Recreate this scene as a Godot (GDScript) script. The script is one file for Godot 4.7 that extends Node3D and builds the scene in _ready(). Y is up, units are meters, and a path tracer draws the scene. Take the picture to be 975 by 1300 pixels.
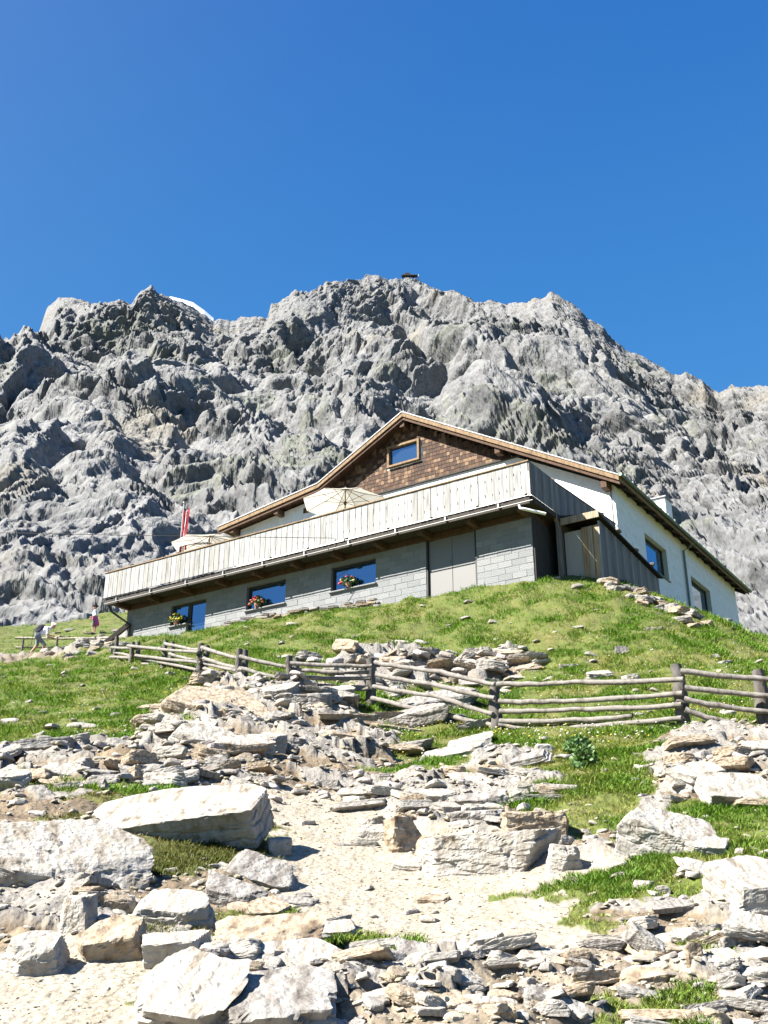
extends Node3D

const CTRL := [
	Vector3(-0.77,0.00,-0.92), Vector3(-1.41,0.45,-1.69), Vector3(-0.41,0.00,-1.13), Vector3(-0.75,0.45,-2.07), Vector3(0.00,0.00,-1.20), Vector3(0.00,0.45,-2.20),
	Vector3(0.41,0.00,-1.13), Vector3(0.75,0.45,-2.07), Vector3(0.77,0.00,-0.92), Vector3(1.41,0.45,-1.69), Vector3(-1.87,1.23,-4.37), Vector3(-2.35,1.49,-5.34),
	Vector3(-3.02,1.92,-6.68), Vector3(-4.46,2.75,-9.58), Vector3(-6.23,3.69,-13.19), Vector3(-9.58,5.54,-20.00), Vector3(-14.37,8.60,-29.55), Vector3(-22.04,13.68,-44.76),
	Vector3(-35.93,23.22,-72.20), Vector3(-43.12,28.66,-86.18), Vector3(-1.31,1.23,-4.37), Vector3(-1.58,1.43,-5.15), Vector3(-2.02,1.78,-6.41), Vector3(-2.43,2.18,-7.54),
	Vector3(-3.24,2.79,-9.89), Vector3(-4.38,3.69,-13.19), Vector3(-6.41,5.34,-19.00), Vector3(-9.10,7.71,-26.68), Vector3(-14.50,12.21,-42.13), Vector3(-19.22,16.49,-55.50),
	Vector3(-24.27,21.56,-69.63), Vector3(-29.67,27.16,-84.63), Vector3(-11.07,10.97,-37.23), Vector3(-16.32,16.47,-54.43), Vector3(-20.98,22.09,-69.42), Vector3(-0.95,1.23,-4.37),
	Vector3(-1.21,1.49,-5.45), Vector3(-1.60,1.94,-7.00), Vector3(-1.99,2.38,-8.54), Vector3(-2.55,3.06,-10.75), Vector3(-3.76,4.43,-15.59), Vector3(-5.34,6.42,-21.80),
	Vector3(-7.52,9.18,-30.40), Vector3(-0.48,1.23,-4.37), Vector3(-0.63,1.49,-5.56), Vector3(-0.87,1.91,-7.44), Vector3(-1.07,2.35,-8.99), Vector3(-1.37,3.04,-11.30),
	Vector3(-1.81,4.16,-14.73), Vector3(-2.11,5.07,-16.95), Vector3(-2.55,6.21,-20.27), Vector3(-3.35,8.30,-26.44), Vector3(0.04,1.23,-4.37), Vector3(0.05,1.49,-5.67),
	Vector3(0.07,1.92,-7.65), Vector3(0.08,2.29,-9.01), Vector3(0.11,2.88,-11.36), Vector3(0.15,4.01,-15.22), Vector3(0.18,5.22,-18.73), Vector3(0.22,6.42,-21.80),
	Vector3(0.26,8.05,-25.46), Vector3(0.30,9.92,-29.01), Vector3(0.41,1.23,-4.37), Vector3(0.53,1.49,-5.56), Vector3(0.72,1.90,-7.33), Vector3(0.89,2.34,-8.88),
	Vector3(1.11,2.91,-10.92), Vector3(1.39,3.64,-13.54), Vector3(1.72,4.54,-16.63), Vector3(2.09,5.69,-19.94), Vector3(2.51,7.20,-23.64), Vector3(2.82,8.69,-26.27),
	Vector3(3.09,10.13,-28.49), Vector3(0.84,1.23,-4.37), Vector3(1.05,1.49,-5.34), Vector3(1.38,1.88,-6.80), Vector3(1.81,2.46,-8.73), Vector3(2.28,3.07,-10.85),
	Vector3(2.90,3.87,-13.66), Vector3(3.65,4.95,-17.00), Vector3(4.41,6.24,-20.26), Vector3(5.11,7.68,-23.23), Vector3(5.80,9.28,-26.03), Vector3(6.51,11.00,-28.90),
	Vector3(1.18,1.24,-4.25), Vector3(1.45,1.50,-5.12), Vector3(1.86,1.86,-6.38), Vector3(2.48,2.42,-8.31), Vector3(3.10,2.99,-10.24), Vector3(4.40,4.14,-14.31),
	Vector3(5.57,5.41,-17.89), Vector3(6.66,6.78,-21.11), Vector3(8.05,8.62,-25.22), Vector3(9.29,10.25,-28.88), Vector3(1.54,1.24,-4.25), Vector3(1.86,1.50,-5.01),
	Vector3(2.34,1.85,-6.16), Vector3(3.11,2.39,-8.00), Vector3(3.88,2.93,-9.83), Vector3(5.25,3.88,-13.12), Vector3(6.87,5.14,-16.92), Vector3(8.49,6.50,-20.69),
	Vector3(10.10,7.69,-24.52), Vector3(1.90,1.24,-4.25), Vector3(2.29,1.50,-5.01), Vector3(2.94,1.90,-6.25), Vector3(4.24,2.65,-8.75), Vector3(5.99,3.61,-12.14),
	Vector3(7.98,4.75,-16.00), Vector3(10.48,6.12,-20.84), Vector3(-10.55,12.48,-39.80), Vector3(-8.49,12.03,-38.40), Vector3(-7.00,11.94,-37.39), Vector3(-4.91,11.88,-35.97),
	Vector3(-2.90,11.81,-34.60), Vector3(-1.53,11.74,-33.66), Vector3(0.07,11.66,-32.58), Vector3(1.47,11.58,-31.62), Vector3(2.99,11.49,-30.58), Vector3(4.02,11.42,-29.88),
	Vector3(4.63,11.39,-29.47), Vector3(6.96,11.36,-29.21), Vector3(8.81,11.31,-31.58), Vector3(10.40,11.61,-35.33), Vector3(12.33,11.91,-38.87), Vector3(15.62,12.41,-43.88),
	Vector3(19.00,12.91,-48.84), Vector3(2.40,12.71,-39.57), Vector3(9.16,13.31,-49.49), Vector3(-10.18,13.11,-43.31), Vector3(-7.25,13.31,-44.94), Vector3(-6.09,15.51,-50.20),
	Vector3(-0.16,18.41,-60.68), Vector3(15.91,15.41,-59.41), Vector3(20.73,8.91,-41.61), Vector3(19.53,8.41,-32.75), Vector3(28.50,8.91,-42.37), Vector3(-13.02,24.10,-73.86),
	Vector3(6.54,21.85,-74.71), Vector3(25.65,18.10,-70.48), Vector3(43.02,16.60,-61.44), Vector3(-18.23,36.25,-103.40), Vector3(9.15,33.10,-104.60), Vector3(35.91,27.85,-98.67),
	Vector3(60.23,24.70,-86.01), Vector3(-44.37,38.35,-95.16), Vector3(-67.49,39.40,-80.43), Vector3(-38.57,18.40,-45.96),
]
const RIDGE := [
	Vector2(-0.5948,0.4855), Vector2(-0.5323,0.5186), Vector2(-0.4773,0.5392), Vector2(-0.4191,0.5623), Vector2(-0.4010,0.5570), Vector2(-0.3897,0.5567),
	Vector2(-0.3852,0.5842), Vector2(-0.3789,0.6260), Vector2(-0.3674,0.6412), Vector2(-0.3390,0.6438), Vector2(-0.3212,0.6373), Vector2(-0.3049,0.6469),
	Vector2(-0.2924,0.6431), Vector2(-0.2808,0.6687), Vector2(-0.2709,0.6770), Vector2(-0.2609,0.6638), Vector2(-0.2264,0.6545), Vector2(-0.1968,0.6405),
	Vector2(-0.1542,0.6550), Vector2(-0.1359,0.6546), Vector2(-0.1331,0.6744), Vector2(-0.1096,0.6863), Vector2(-0.0821,0.7003), Vector2(-0.0448,0.7155),
	Vector2(0.0118,0.7139), Vector2(0.0307,0.7158), Vector2(0.0540,0.7017), Vector2(0.0865,0.6911), Vector2(0.1231,0.6764), Vector2(0.1686,0.6697),
	Vector2(0.1966,0.6804), Vector2(0.2155,0.6658), Vector2(0.2466,0.6291), Vector2(0.2778,0.5879), Vector2(0.3092,0.5623), Vector2(0.3401,0.5419),
	Vector2(0.3683,0.5200), Vector2(0.3979,0.5223), Vector2(0.4128,0.5162), Vector2(0.4596,0.4977), Vector2(0.5126,0.4663), Vector2(0.5869,0.4290),
]
const COVER := [
	Vector3(-16.71,-43.44,0), Vector3(-10.53,-30.76,0), Vector3(-8.30,-28.20,0), Vector3(-8.25,-22.73,0), Vector3(-6.89,-21.85,0), Vector3(-6.04,-22.50,0), Vector3(-6.60,-17.96,0), Vector3(-5.77,-17.99,0),
	Vector3(-5.05,-18.39,0), Vector3(-4.53,-19.22,0), Vector3(-5.59,-14.83,0), Vector3(-5.08,-15.21,0), Vector3(-4.73,-16.40,0), Vector3(-4.18,-17.23,0), Vector3(-3.72,-17.27,0), Vector3(-23.89,-61.55,0),
	Vector3(-26.68,-76.40,0), Vector3(-24.72,-77.99,0), Vector3(-18.31,-62.81,0), Vector3(-20.34,-52.63,0), Vector3(-12.89,-35.13,0), Vector3(-7.32,-27.10,0), Vector3(-8.20,-35.25,0), Vector3(-6.66,-33.24,0),
	Vector3(-10.10,-38.67,0), Vector3(-7.73,-31.22,0), Vector3(-4.55,-29.99,0), Vector3(-2.59,-29.63,0), Vector3(-0.91,-29.61,0), Vector3(0.79,-29.53,0), Vector3(2.68,-29.01,0), Vector3(4.83,-27.61,0),
	Vector3(6.00,-27.73,0), Vector3(-2.80,-25.35,0), Vector3(-1.21,-26.07,0), Vector3(0.27,-26.78,0), Vector3(1.62,-27.54,0), Vector3(3.29,-26.50,0), Vector3(4.88,-25.75,0), Vector3(6.63,-25.92,0),
	Vector3(4.03,-23.53,0), Vector3(5.24,-22.99,0), Vector3(6.78,-23.72,0), Vector3(8.13,-24.88,0), Vector3(7.37,-22.18,0), Vector3(8.29,-22.30,0), Vector3(5.45,-20.47,0), Vector3(4.63,-21.20,0),
	Vector3(3.17,-19.74,0), Vector3(3.73,-17.98,0), Vector3(4.56,-17.84,0), Vector3(4.46,-16.05,0), Vector3(2.75,-16.50,0), Vector3(3.49,-15.23,0), Vector3(-4.58,-27.41,0), Vector3(-5.62,-28.23,0),
	Vector3(1.79,-15.08,0), Vector3(2.29,-13.84,0), Vector3(2.86,-13.47,0), Vector3(2.86,-11.81,0), Vector3(2.24,-11.48,0), Vector3(1.10,-13.90,0), Vector3(0.50,-15.03,0), Vector3(0.73,-13.05,0),
	Vector3(-0.10,-16.24,0), Vector3(1.83,-9.49,0), Vector3(1.79,-8.67,0), Vector3(2.25,-9.70,0), Vector3(1.77,-8.03,0), Vector3(1.62,-6.58,0), Vector3(1.86,-6.63,0), Vector3(1.82,-6.20,0),
	Vector3(1.45,-6.69,0), Vector3(1.25,-6.23,0), Vector3(1.47,-6.26,0), Vector3(1.59,-6.12,0), Vector3(1.10,-5.95,0), Vector3(1.00,-5.71,0), Vector3(2.09,-6.72,0), Vector3(2.46,-7.38,0),
	Vector3(1.91,-7.06,0), Vector3(2.60,-8.22,0), Vector3(2.81,-10.93,0), Vector3(1.90,-10.62,0), Vector3(1.91,-11.65,0), Vector3(-1.43,-8.02,0), Vector3(-1.42,-7.41,0), Vector3(-1.31,-8.40,0),
	Vector3(-1.22,-8.88,0), Vector3(-1.24,-7.47,0), Vector3(-3.18,-9.73,0), Vector3(-0.22,-5.78,0), Vector3(-0.18,-5.71,0), Vector3(-0.52,-6.10,0), Vector3(-1.00,-4.64,0), Vector3(1.57,-5.19,0),
	Vector3(-3.64,-13.86,0), Vector3(-4.24,-14.03,0), Vector3(6.61,-18.36,0), Vector3(1.57,-17.79,0), Vector3(0.78,-18.91,0), Vector3(1.10,-4.48,0), Vector3(1.06,-4.46,0), Vector3(0.84,-6.59,0),
	Vector3(-1.55,-12.72,1), Vector3(-0.96,-14.09,1), Vector3(-0.35,-13.77,1), Vector3(-1.00,-12.05,1), Vector3(-0.59,-11.43,1), Vector3(-2.09,-14.27,1), Vector3(-1.35,-16.67,1), Vector3(-0.85,-16.11,1),
	Vector3(-2.17,-6.43,1), Vector3(-1.88,-6.56,1), Vector3(-0.79,-6.81,1), Vector3(1.20,-7.59,1), Vector3(1.39,-7.50,1), Vector3(-3.12,-8.78,1), Vector3(-2.71,-12.16,1), Vector3(-3.24,-11.71,1),
	Vector3(-3.94,-11.18,1), Vector3(2.46,-8.67,1), Vector3(-1.01,-7.28,1), Vector3(-1.38,-6.53,1), Vector3(-0.46,-15.69,1), Vector3(3.57,-11.71,1), Vector3(3.94,-11.49,1), Vector3(4.09,-12.59,1),
	Vector3(4.41,-12.11,1), Vector3(1.39,-13.54,1), Vector3(1.65,-12.38,1), Vector3(1.73,-5.70,1), Vector3(1.23,-5.77,1), Vector3(1.48,-5.59,1), Vector3(-1.91,-6.09,1), Vector3(-0.36,-8.42,2),
	Vector3(-0.16,-7.64,2), Vector3(0.07,-7.62,2), Vector3(0.39,-7.27,2), Vector3(0.70,-7.10,2), Vector3(0.98,-6.89,2), Vector3(1.25,-7.16,2), Vector3(-0.46,-7.09,2), Vector3(-0.32,-6.41,2),
	Vector3(0.06,-6.65,2), Vector3(0.44,-6.54,2), Vector3(0.70,-6.30,2), Vector3(0.93,-6.26,2), Vector3(-0.03,-6.02,2), Vector3(0.31,-5.97,2), Vector3(0.60,-5.83,2), Vector3(0.82,-5.58,2),
	Vector3(-1.39,-4.59,2), Vector3(-1.17,-4.50,2), Vector3(-1.59,-4.78,2), Vector3(-1.12,-4.79,2), Vector3(-0.76,-4.50,2), Vector3(-0.59,-8.89,2), Vector3(-0.52,-9.90,2), Vector3(-0.40,-10.94,2),
	Vector3(0.83,-6.89,2), Vector3(0.26,-6.84,2), Vector3(1.40,-7.15,2), Vector3(-0.59,-4.46,2), Vector3(-0.45,-7.86,2), Vector3(-0.20,-7.14,2), Vector3(0.12,-5.13,3), Vector3(0.41,-5.11,3),
	Vector3(0.77,-5.04,3), Vector3(0.99,-4.97,3), Vector3(1.22,-5.09,3), Vector3(1.38,-4.90,3), Vector3(1.65,-5.00,3), Vector3(1.52,-4.52,3), Vector3(1.30,-4.46,3), Vector3(1.05,-4.70,3),
	Vector3(0.68,-4.53,3), Vector3(0.36,-4.53,3), Vector3(0.10,-4.53,3), Vector3(-0.13,-4.75,3), Vector3(1.64,-5.40,3), Vector3(1.47,-5.34,3), Vector3(1.79,-5.22,3), Vector3(-2.73,-13.60,3),
	Vector3(-2.30,-15.59,3), Vector3(-1.65,-15.89,3), Vector3(-2.09,-12.41,3), Vector3(-2.09,-17.88,3), Vector3(0.52,-10.97,3), Vector3(0.95,-11.06,3), Vector3(1.39,-10.51,3), Vector3(0.11,-11.76,3),
	Vector3(-0.14,-10.67,3), Vector3(3.42,-9.92,3), Vector3(2.94,-9.64,3), Vector3(1.38,-23.73,3), Vector3(2.53,-23.82,3), Vector3(0.61,-23.35,3), Vector3(0.80,-9.35,3), Vector3(0.91,-7.97,3),
	Vector3(-2.79,-10.73,3), Vector3(-3.91,-11.83,3), Vector3(-2.39,-11.17,3), Vector3(-1.22,-14.58,3), Vector3(-12.72,-39.70,3), Vector3(-13.34,-38.79,3), Vector3(-1.65,-6.12,3), Vector3(-0.65,-4.86,3),
	Vector3(-0.52,-5.26,3),
]
const POSTS := [
	[Vector3(-8.59,9.33,-31.30),Vector3(-8.59,10.07,-31.30)], [Vector3(-7.20,8.33,-27.93),Vector3(-7.20,9.02,-27.93)], [Vector3(-7.19,8.54,-28.50),Vector3(-7.19,9.16,-28.50)],
	[Vector3(-5.74,7.68,-25.56),Vector3(-5.74,8.42,-25.56)], [Vector3(-5.62,7.83,-25.94),Vector3(-5.62,8.47,-25.94)], [Vector3(-4.20,6.74,-22.31),Vector3(-4.20,7.47,-22.31)],
	[Vector3(-4.10,6.84,-22.58),Vector3(-4.10,7.51,-22.58)], [Vector3(-2.97,6.13,-20.05),Vector3(-2.97,6.75,-20.05)], [Vector3(-2.88,6.22,-20.34),Vector3(-2.88,6.81,-20.34)],
	[Vector3(-1.85,5.77,-19.15),Vector3(-1.85,6.40,-19.15)], [Vector3(-1.76,5.93,-19.67),Vector3(-1.76,6.49,-19.67)], [Vector3(-0.26,5.41,-19.03),Vector3(-0.26,6.30,-19.03)],
	[Vector3(1.84,4.51,-16.49),Vector3(1.84,5.30,-16.49)], [Vector3(4.27,4.14,-14.34),Vector3(4.27,5.05,-14.34)], [Vector3(5.29,4.10,-13.93),Vector3(5.29,4.87,-13.93)],
]
const RAILS := [
	[Vector3(-8.67,9.68,-31.06),Vector3(-5.80,8.19,-25.44)], [Vector3(-8.72,9.40,-31.18),Vector3(-5.80,7.97,-25.54)],
	[Vector3(-8.28,9.04,-30.56),Vector3(-5.76,7.81,-25.50)], [Vector3(-7.44,9.01,-28.31),Vector3(-4.18,7.22,-22.02)],
	[Vector3(-7.17,8.67,-28.07),Vector3(-4.15,7.03,-22.21)], [Vector3(-5.80,7.91,-25.56),Vector3(-4.11,6.87,-22.39)],
	[Vector3(-7.04,8.35,-28.19),Vector3(-4.26,6.71,-22.46)], [Vector3(-6.43,7.96,-27.00),Vector3(-4.03,6.59,-22.45)],
	[Vector3(-5.69,8.29,-25.34),Vector3(-4.11,7.30,-22.21)], [Vector3(-4.13,7.35,-22.12),Vector3(-2.89,6.56,-20.02)],
	[Vector3(-4.13,7.14,-22.20),Vector3(-2.91,6.35,-20.03)], [Vector3(-4.11,6.94,-22.36),Vector3(-3.00,6.19,-20.06)],
	[Vector3(-3.00,6.19,-20.06),Vector3(-1.80,5.79,-19.31)], [Vector3(-1.78,6.17,-19.28),Vector3(-0.29,5.98,-18.72)],
	[Vector3(-1.76,5.94,-19.50),Vector3(-0.29,5.71,-18.83)], [Vector3(-8.57,9.54,-31.12),Vector3(-4.26,6.90,-22.38)],
	[Vector3(-5.64,8.09,-25.60),Vector3(-3.00,6.31,-20.01)], [Vector3(-2.93,6.57,-19.86),Vector3(-1.78,6.20,-19.27)],
	[Vector3(-2.93,6.36,-19.94),Vector3(-1.80,5.94,-19.24)], [Vector3(-1.82,6.23,-19.00),Vector3(-0.23,6.08,-18.62)],
	[Vector3(-1.80,6.01,-19.21),Vector3(-0.26,5.88,-18.74)], [Vector3(-0.87,5.75,-19.15),Vector3(-0.28,5.70,-18.82)],
	[Vector3(-0.16,6.12,-18.51),Vector3(1.00,5.64,-17.20),Vector3(1.81,5.18,-16.15)], [Vector3(-0.14,5.90,-18.59),Vector3(0.87,5.48,-17.45),Vector3(1.81,4.97,-16.24)],
	[Vector3(-0.20,5.72,-18.73),Vector3(1.00,5.23,-17.37),Vector3(1.78,4.74,-16.37)], [Vector3(-0.23,5.52,-18.85),Vector3(1.00,4.97,-17.48),Vector3(1.81,4.56,-16.41)],
	[Vector3(1.85,5.18,-16.10),Vector3(2.94,5.01,-15.22),Vector3(4.24,4.78,-13.98)], [Vector3(1.88,4.91,-16.19),Vector3(2.94,4.75,-15.33),Vector3(4.23,4.60,-14.07)],
	[Vector3(1.88,4.77,-16.25),Vector3(2.94,4.63,-15.38),Vector3(4.23,4.44,-14.14)], [Vector3(1.88,4.61,-16.31),Vector3(2.94,4.48,-15.44),Vector3(3.66,4.40,-14.76)],
	[Vector3(1.88,4.57,-16.33),Vector3(2.40,4.42,-15.95),Vector3(3.04,4.36,-15.39),Vector3(4.23,4.27,-14.21)], [Vector3(4.21,4.89,-13.97),Vector3(5.29,4.69,-13.59),Vector3(5.67,4.65,-13.61)],
	[Vector3(4.26,4.67,-14.01),Vector3(5.29,4.48,-13.68),Vector3(5.67,4.44,-13.70)], [Vector3(4.24,4.51,-14.09),Vector3(5.29,4.27,-13.77),Vector3(5.67,4.22,-13.79)],
	[Vector3(4.26,4.37,-14.14),Vector3(4.89,4.15,-13.97)],
]
const FAR_RAIL := [
	Vector3(-16.41,13.29,-43.30), Vector3(-11.98,13.29,-43.30), Vector3(-16.41,12.90,-43.46), Vector3(-13.25,12.93,-43.45),
]
const BOULDERS := [
	[Vector3(-2.02,2.01,-6.52),Vector3(1.11,0.22,0.98),16,32,-5,0,"broad flat-topped pale boulder with cracked grey front above boulder row"],
	[Vector3(-1.64,2.46,-8.25),Vector3(1.63,0.24,0.78),-8,25,4,0,"long pale slab with stepped dark edge behind mossy hollow"],
	[Vector3(-1.62,1.53,-5.07),Vector3(0.29,0.15,0.27),10,17,4,0,"pale rounded boulder at end of the low boulder row"],
	[Vector3(-1.56,1.63,-5.51),Vector3(0.19,0.21,0.14),-15,0,8,0,"upright narrow pale boulder wedged in the low boulder row"],
	[Vector3(-1.31,1.57,-5.26),Vector3(0.32,0.15,0.26),20,20,8,2,"ochre-footed boulder at the wide end of boulder row"],
	[Vector3(-1.14,1.66,-5.80),Vector3(0.46,0.14,0.33),-8,22,-5,0,"wide pale boulder leaning over the low boulder row"],
	[Vector3(-0.98,1.51,-5.14),Vector3(0.32,0.13,0.23),12,18,6,0,"cracked pale boulder at the foot of boulder row"],
	[Vector3(-0.79,1.37,-4.50),Vector3(0.42,0.14,0.40),-20,28,-6,0,"smooth bright white boulder beside the sandy path edge"],
	[Vector3(-0.48,1.30,-4.48),Vector3(0.49,0.14,0.41),8,22,3,1,"grey boulder with dark hollow under its front edge"],
	[Vector3(-0.60,1.52,-5.35),Vector3(0.53,0.12,0.33),-6,22,0,2,"tan layered stone above flat path slabs"],
	[Vector3(-0.45,1.42,-5.03),Vector3(0.51,0.05,0.42),4,27,0,0,"low flat pale slab sunk beside grass tuft"],
	[Vector3(0.73,2.09,-7.56),Vector3(0.91,0.24,0.57),-6,4,2,0,"overhanging pale step slab with deep shadow under it"],
	[Vector3(1.21,2.05,-7.07),Vector3(0.24,0.16,0.23),24,4,-10,0,"upright pale block beside the overhanging step slab"],
	[Vector3(1.20,2.34,-8.31),Vector3(0.57,0.19,0.35),3,4,0,2,"long ochre step block above the overhanging slab"],
	[Vector3(0.77,2.39,-8.79),Vector3(0.50,0.17,0.31),-5,4,0,1,"grey step block beside ochre block"],
	[Vector3(0.14,2.27,-8.40),Vector3(0.27,0.28,0.23),20,0,0,2,"rounded ochre boulder at end of stone steps"],
	[Vector3(-0.08,2.32,-8.88),Vector3(0.23,0.12,0.21),0,0,0,0,"small pale round stone beside ochre boulder"],
	[Vector3(0.31,2.15,-8.12),Vector3(0.13,0.15,0.11),8,0,0,2,"narrow ochre stone propping the step slab"],
	[Vector3(0.89,2.66,-9.74),Vector3(0.58,0.12,0.30),-8,18,2,1,"dark-edged grey slab above the grey step block"],
	[Vector3(1.33,2.95,-10.72),Vector3(1.29,0.06,0.47),-5,22,-3,0,"long thin pale slab like a plank on the slope"],
	[Vector3(1.13,2.82,-10.38),Vector3(1.16,0.05,0.36),-2,22,-2,0,"second thin plank-like slab lying below the long one"],
	[Vector3(2.92,2.66,-8.48),Vector3(0.67,0.15,0.56),-14,30,-14,0,"tilted pale slab boulder with shadowed lower edge"],
	[Vector3(2.74,2.78,-8.98),Vector3(0.44,0.19,0.37),24,22,10,0,"lumpy pale boulder behind the tilted slab boulder"],
	[Vector3(1.93,2.24,-7.09),Vector3(0.65,0.22,0.47),-18,32,-20,0,"large wedge-shaped pale boulder leaning on the grass"],
	[Vector3(2.11,2.09,-6.87),Vector3(0.28,0.09,0.23),-20,22,-12,0,"small wedge stone with rusty grass beside large wedge boulder"],
	[Vector3(1.95,1.80,-5.61),Vector3(0.46,0.18,0.43),12,24,6,0,"large rough white boulder above the slate rubble"],
	[Vector3(3.91,3.21,-10.39),Vector3(0.46,0.18,0.43),0,22,0,0,"pale grey boulder on bare slope under the fence end"],
	[Vector3(1.92,1.88,-6.27),Vector3(0.32,0.03,0.17),-24,30,-18,0,"flat pale stone slab tipped against large white boulder"],
	[Vector3(1.79,1.60,-5.13),Vector3(0.27,0.04,0.17),-22,27,-16,0,"long pale slab edge below the large white boulder"],
	[Vector3(1.24,1.54,-5.09),Vector3(0.21,0.07,0.07),-34,22,-38,1,"dark grey slate plate standing tilted in the grass"],
	[Vector3(1.51,1.80,-6.21),Vector3(0.12,0.06,0.11),0,0,0,0,"small grey stone with hollow on the grass strip"],
	[Vector3(1.57,1.77,-6.04),Vector3(0.10,0.05,0.10),0,0,0,0,"small pale stone beside hollow stone on grass strip"],
	[Vector3(-2.68,4.91,-15.97),Vector3(1.80,0.29,1.69),6,26,-9,2,"broad low tan bedrock hump under the rail fence"],
	[Vector3(-1.85,5.35,-17.22),Vector3(0.79,0.26,0.65),-8,20,0,0,"bright pale block on the tan bedrock hump"],
	[Vector3(-1.24,5.16,-17.16),Vector3(0.68,0.23,0.57),0,17,0,1,"brown grey boulder below the paired fence posts"],
	[Vector3(-0.90,5.46,-18.25),Vector3(0.76,0.25,0.63),8,20,0,0,"pale rounded boulder near the tall fence post"],
	[Vector3(-1.72,3.73,-12.85),Vector3(0.64,0.25,0.53),10,22,4,0,"big pale rounded boulder on stony slope"],
	[Vector3(-1.45,3.83,-13.30),Vector3(0.39,0.23,0.33),-10,17,0,0,"split pale boulder beside big rounded one"],
	[Vector3(-1.20,3.80,-13.53),Vector3(0.31,0.18,0.29),0,0,0,1,"grey round boulder at end of pale boulder line"],
	[Vector3(-2.32,3.83,-13.13),Vector3(0.84,0.17,0.61),12,27,-4,0,"pale tilted slab with brown notch on stony slope"],
	[Vector3(-4.56,4.37,-15.27),Vector3(0.48,0.09,0.35),-5,22,-6,0,"flat white stone on the grass slope edge"],
	[Vector3(-3.22,2.98,-10.21),Vector3(0.49,0.11,0.36),8,24,-4,0,"flat pale wedge stone beside earthy hollow"],
	[Vector3(-2.49,3.08,-10.55),Vector3(0.53,0.10,0.33),-8,20,-4,1,"grey pointed slab with shaded face above long slab"],
	[Vector3(-3.53,2.84,-9.59),Vector3(0.43,0.17,0.36),10,20,0,0,"pale boulder over earthy hollow on stony slope"],
	[Vector3(-3.55,4.86,-16.27),Vector3(0.41,0.16,0.34),0,17,0,2,"brown boulder in grass below tan bedrock"],
	[Vector3(-3.96,4.92,-16.65),Vector3(0.28,0.13,0.23),0,17,0,2,"small brown stone beside brown boulder"],
	[Vector3(-0.81,2.20,-8.16),Vector3(0.21,0.11,0.19),12,17,0,0,"pale rounded stone beside the path under long slab"],
	[Vector3(-0.83,1.94,-7.13),Vector3(0.53,0.09,0.33),-24,26,-22,1,"layered grey slab sloping down to the path"],
	[Vector3(-0.91,1.79,-6.48),Vector3(0.40,0.09,0.25),-16,24,-14,1,"striped grey boulder beside sloping layered slab"],
	[Vector3(0.12,1.40,-4.92),Vector3(0.38,0.06,0.23),-8,24,4,0,"big pale slab on rubble bank beside path"],
	[Vector3(0.20,1.45,-5.19),Vector3(0.27,0.06,0.17),-14,22,-12,1,"grey angular stone above big pale rubble slab"],
	[Vector3(0.36,1.39,-4.76),Vector3(0.19,0.10,0.16),20,24,-14,0,"tall pale angular block in rubble bank"],
	[Vector3(0.46,1.27,-4.42),Vector3(0.22,0.06,0.16),-6,20,-6,0,"pale slab with dark underside low in rubble"],
	[Vector3(0.23,1.29,-4.49),Vector3(0.20,0.06,0.17),10,20,0,2,"rusty brown stone in the rubble bank"],
	[Vector3(1.46,1.44,-4.77),Vector3(0.17,0.05,0.14),-6,20,0,0,"bright rough slab on slate rubble"],
	[Vector3(1.12,1.38,-4.73),Vector3(0.21,0.04,0.13),-6,20,6,2,"pinkish flat slab among slate rubble"],
	[Vector3(0.70,1.29,-4.40),Vector3(0.29,0.06,0.12),-22,22,-20,1,"long grey slate lying diagonal in rubble"],
	[Vector3(1.35,1.46,-4.75),Vector3(0.09,0.11,0.04),10,0,0,2,"upright tan stone between rubble slabs"],
	[Vector3(-0.26,1.58,-5.84),Vector3(0.25,0.05,0.18),0,22,0,0,"flat pale stone half sunk in sandy path by tuft"],
	[Vector3(0.17,2.01,-7.79),Vector3(0.23,0.05,0.19),-6,18,0,0,"lone flat stone on the sandy path"],
	[Vector3(0.30,1.74,-6.71),Vector3(0.20,0.03,0.12),0,18,0,2,"thin brown flake stone on the sandy path"],
	[Vector3(4.40,6.32,-20.17),Vector3(0.51,0.13,0.37),0,22,4,0,"white stone on mound grass behind long rails"],
	[Vector3(4.88,6.13,-19.59),Vector3(0.30,0.14,0.25),10,0,10,0,"white triangular stone on mound grass"],
	[Vector3(4.08,6.85,-21.70),Vector3(0.44,0.12,0.32),-10,17,0,1,"grey flat stone on mound grass"],
	[Vector3(5.45,7.43,-22.42),Vector3(0.33,0.15,0.27),0,0,0,1,"dark stone on the mound slope"],
	[Vector3(6.71,8.35,-24.24),Vector3(0.42,0.08,0.35),0,0,0,1,"grey slab low on the mound slope"],
	[Vector3(2.34,6.59,-22.02),Vector3(0.41,0.05,0.25),0,0,0,1,"dark slate sticking out of the stone heap"],
	[Vector3(0.97,5.69,-19.52),Vector3(1.62,0.24,0.84),-10,26,8,1,"dark layered ledge of rock behind sloping rails"],
	[Vector3(0.38,5.03,-17.78),Vector3(1.32,0.16,0.68),-16,26,12,1,"grey layered rock ledge under sloping rails"],
	[Vector3(1.27,4.07,-14.75),Vector3(0.67,0.09,0.35),-14,26,10,0,"pale layered ledge stone below the rail post"],
	[Vector3(1.72,3.44,-12.19),Vector3(0.60,0.08,0.31),-14,26,12,1,"striated grey ledge stone beside green shrub"],
	[Vector3(1.00,3.80,-13.94),Vector3(0.91,0.12,0.47),-12,26,10,0,"pale tilted ledge stone in grass below the post"],
]
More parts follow.
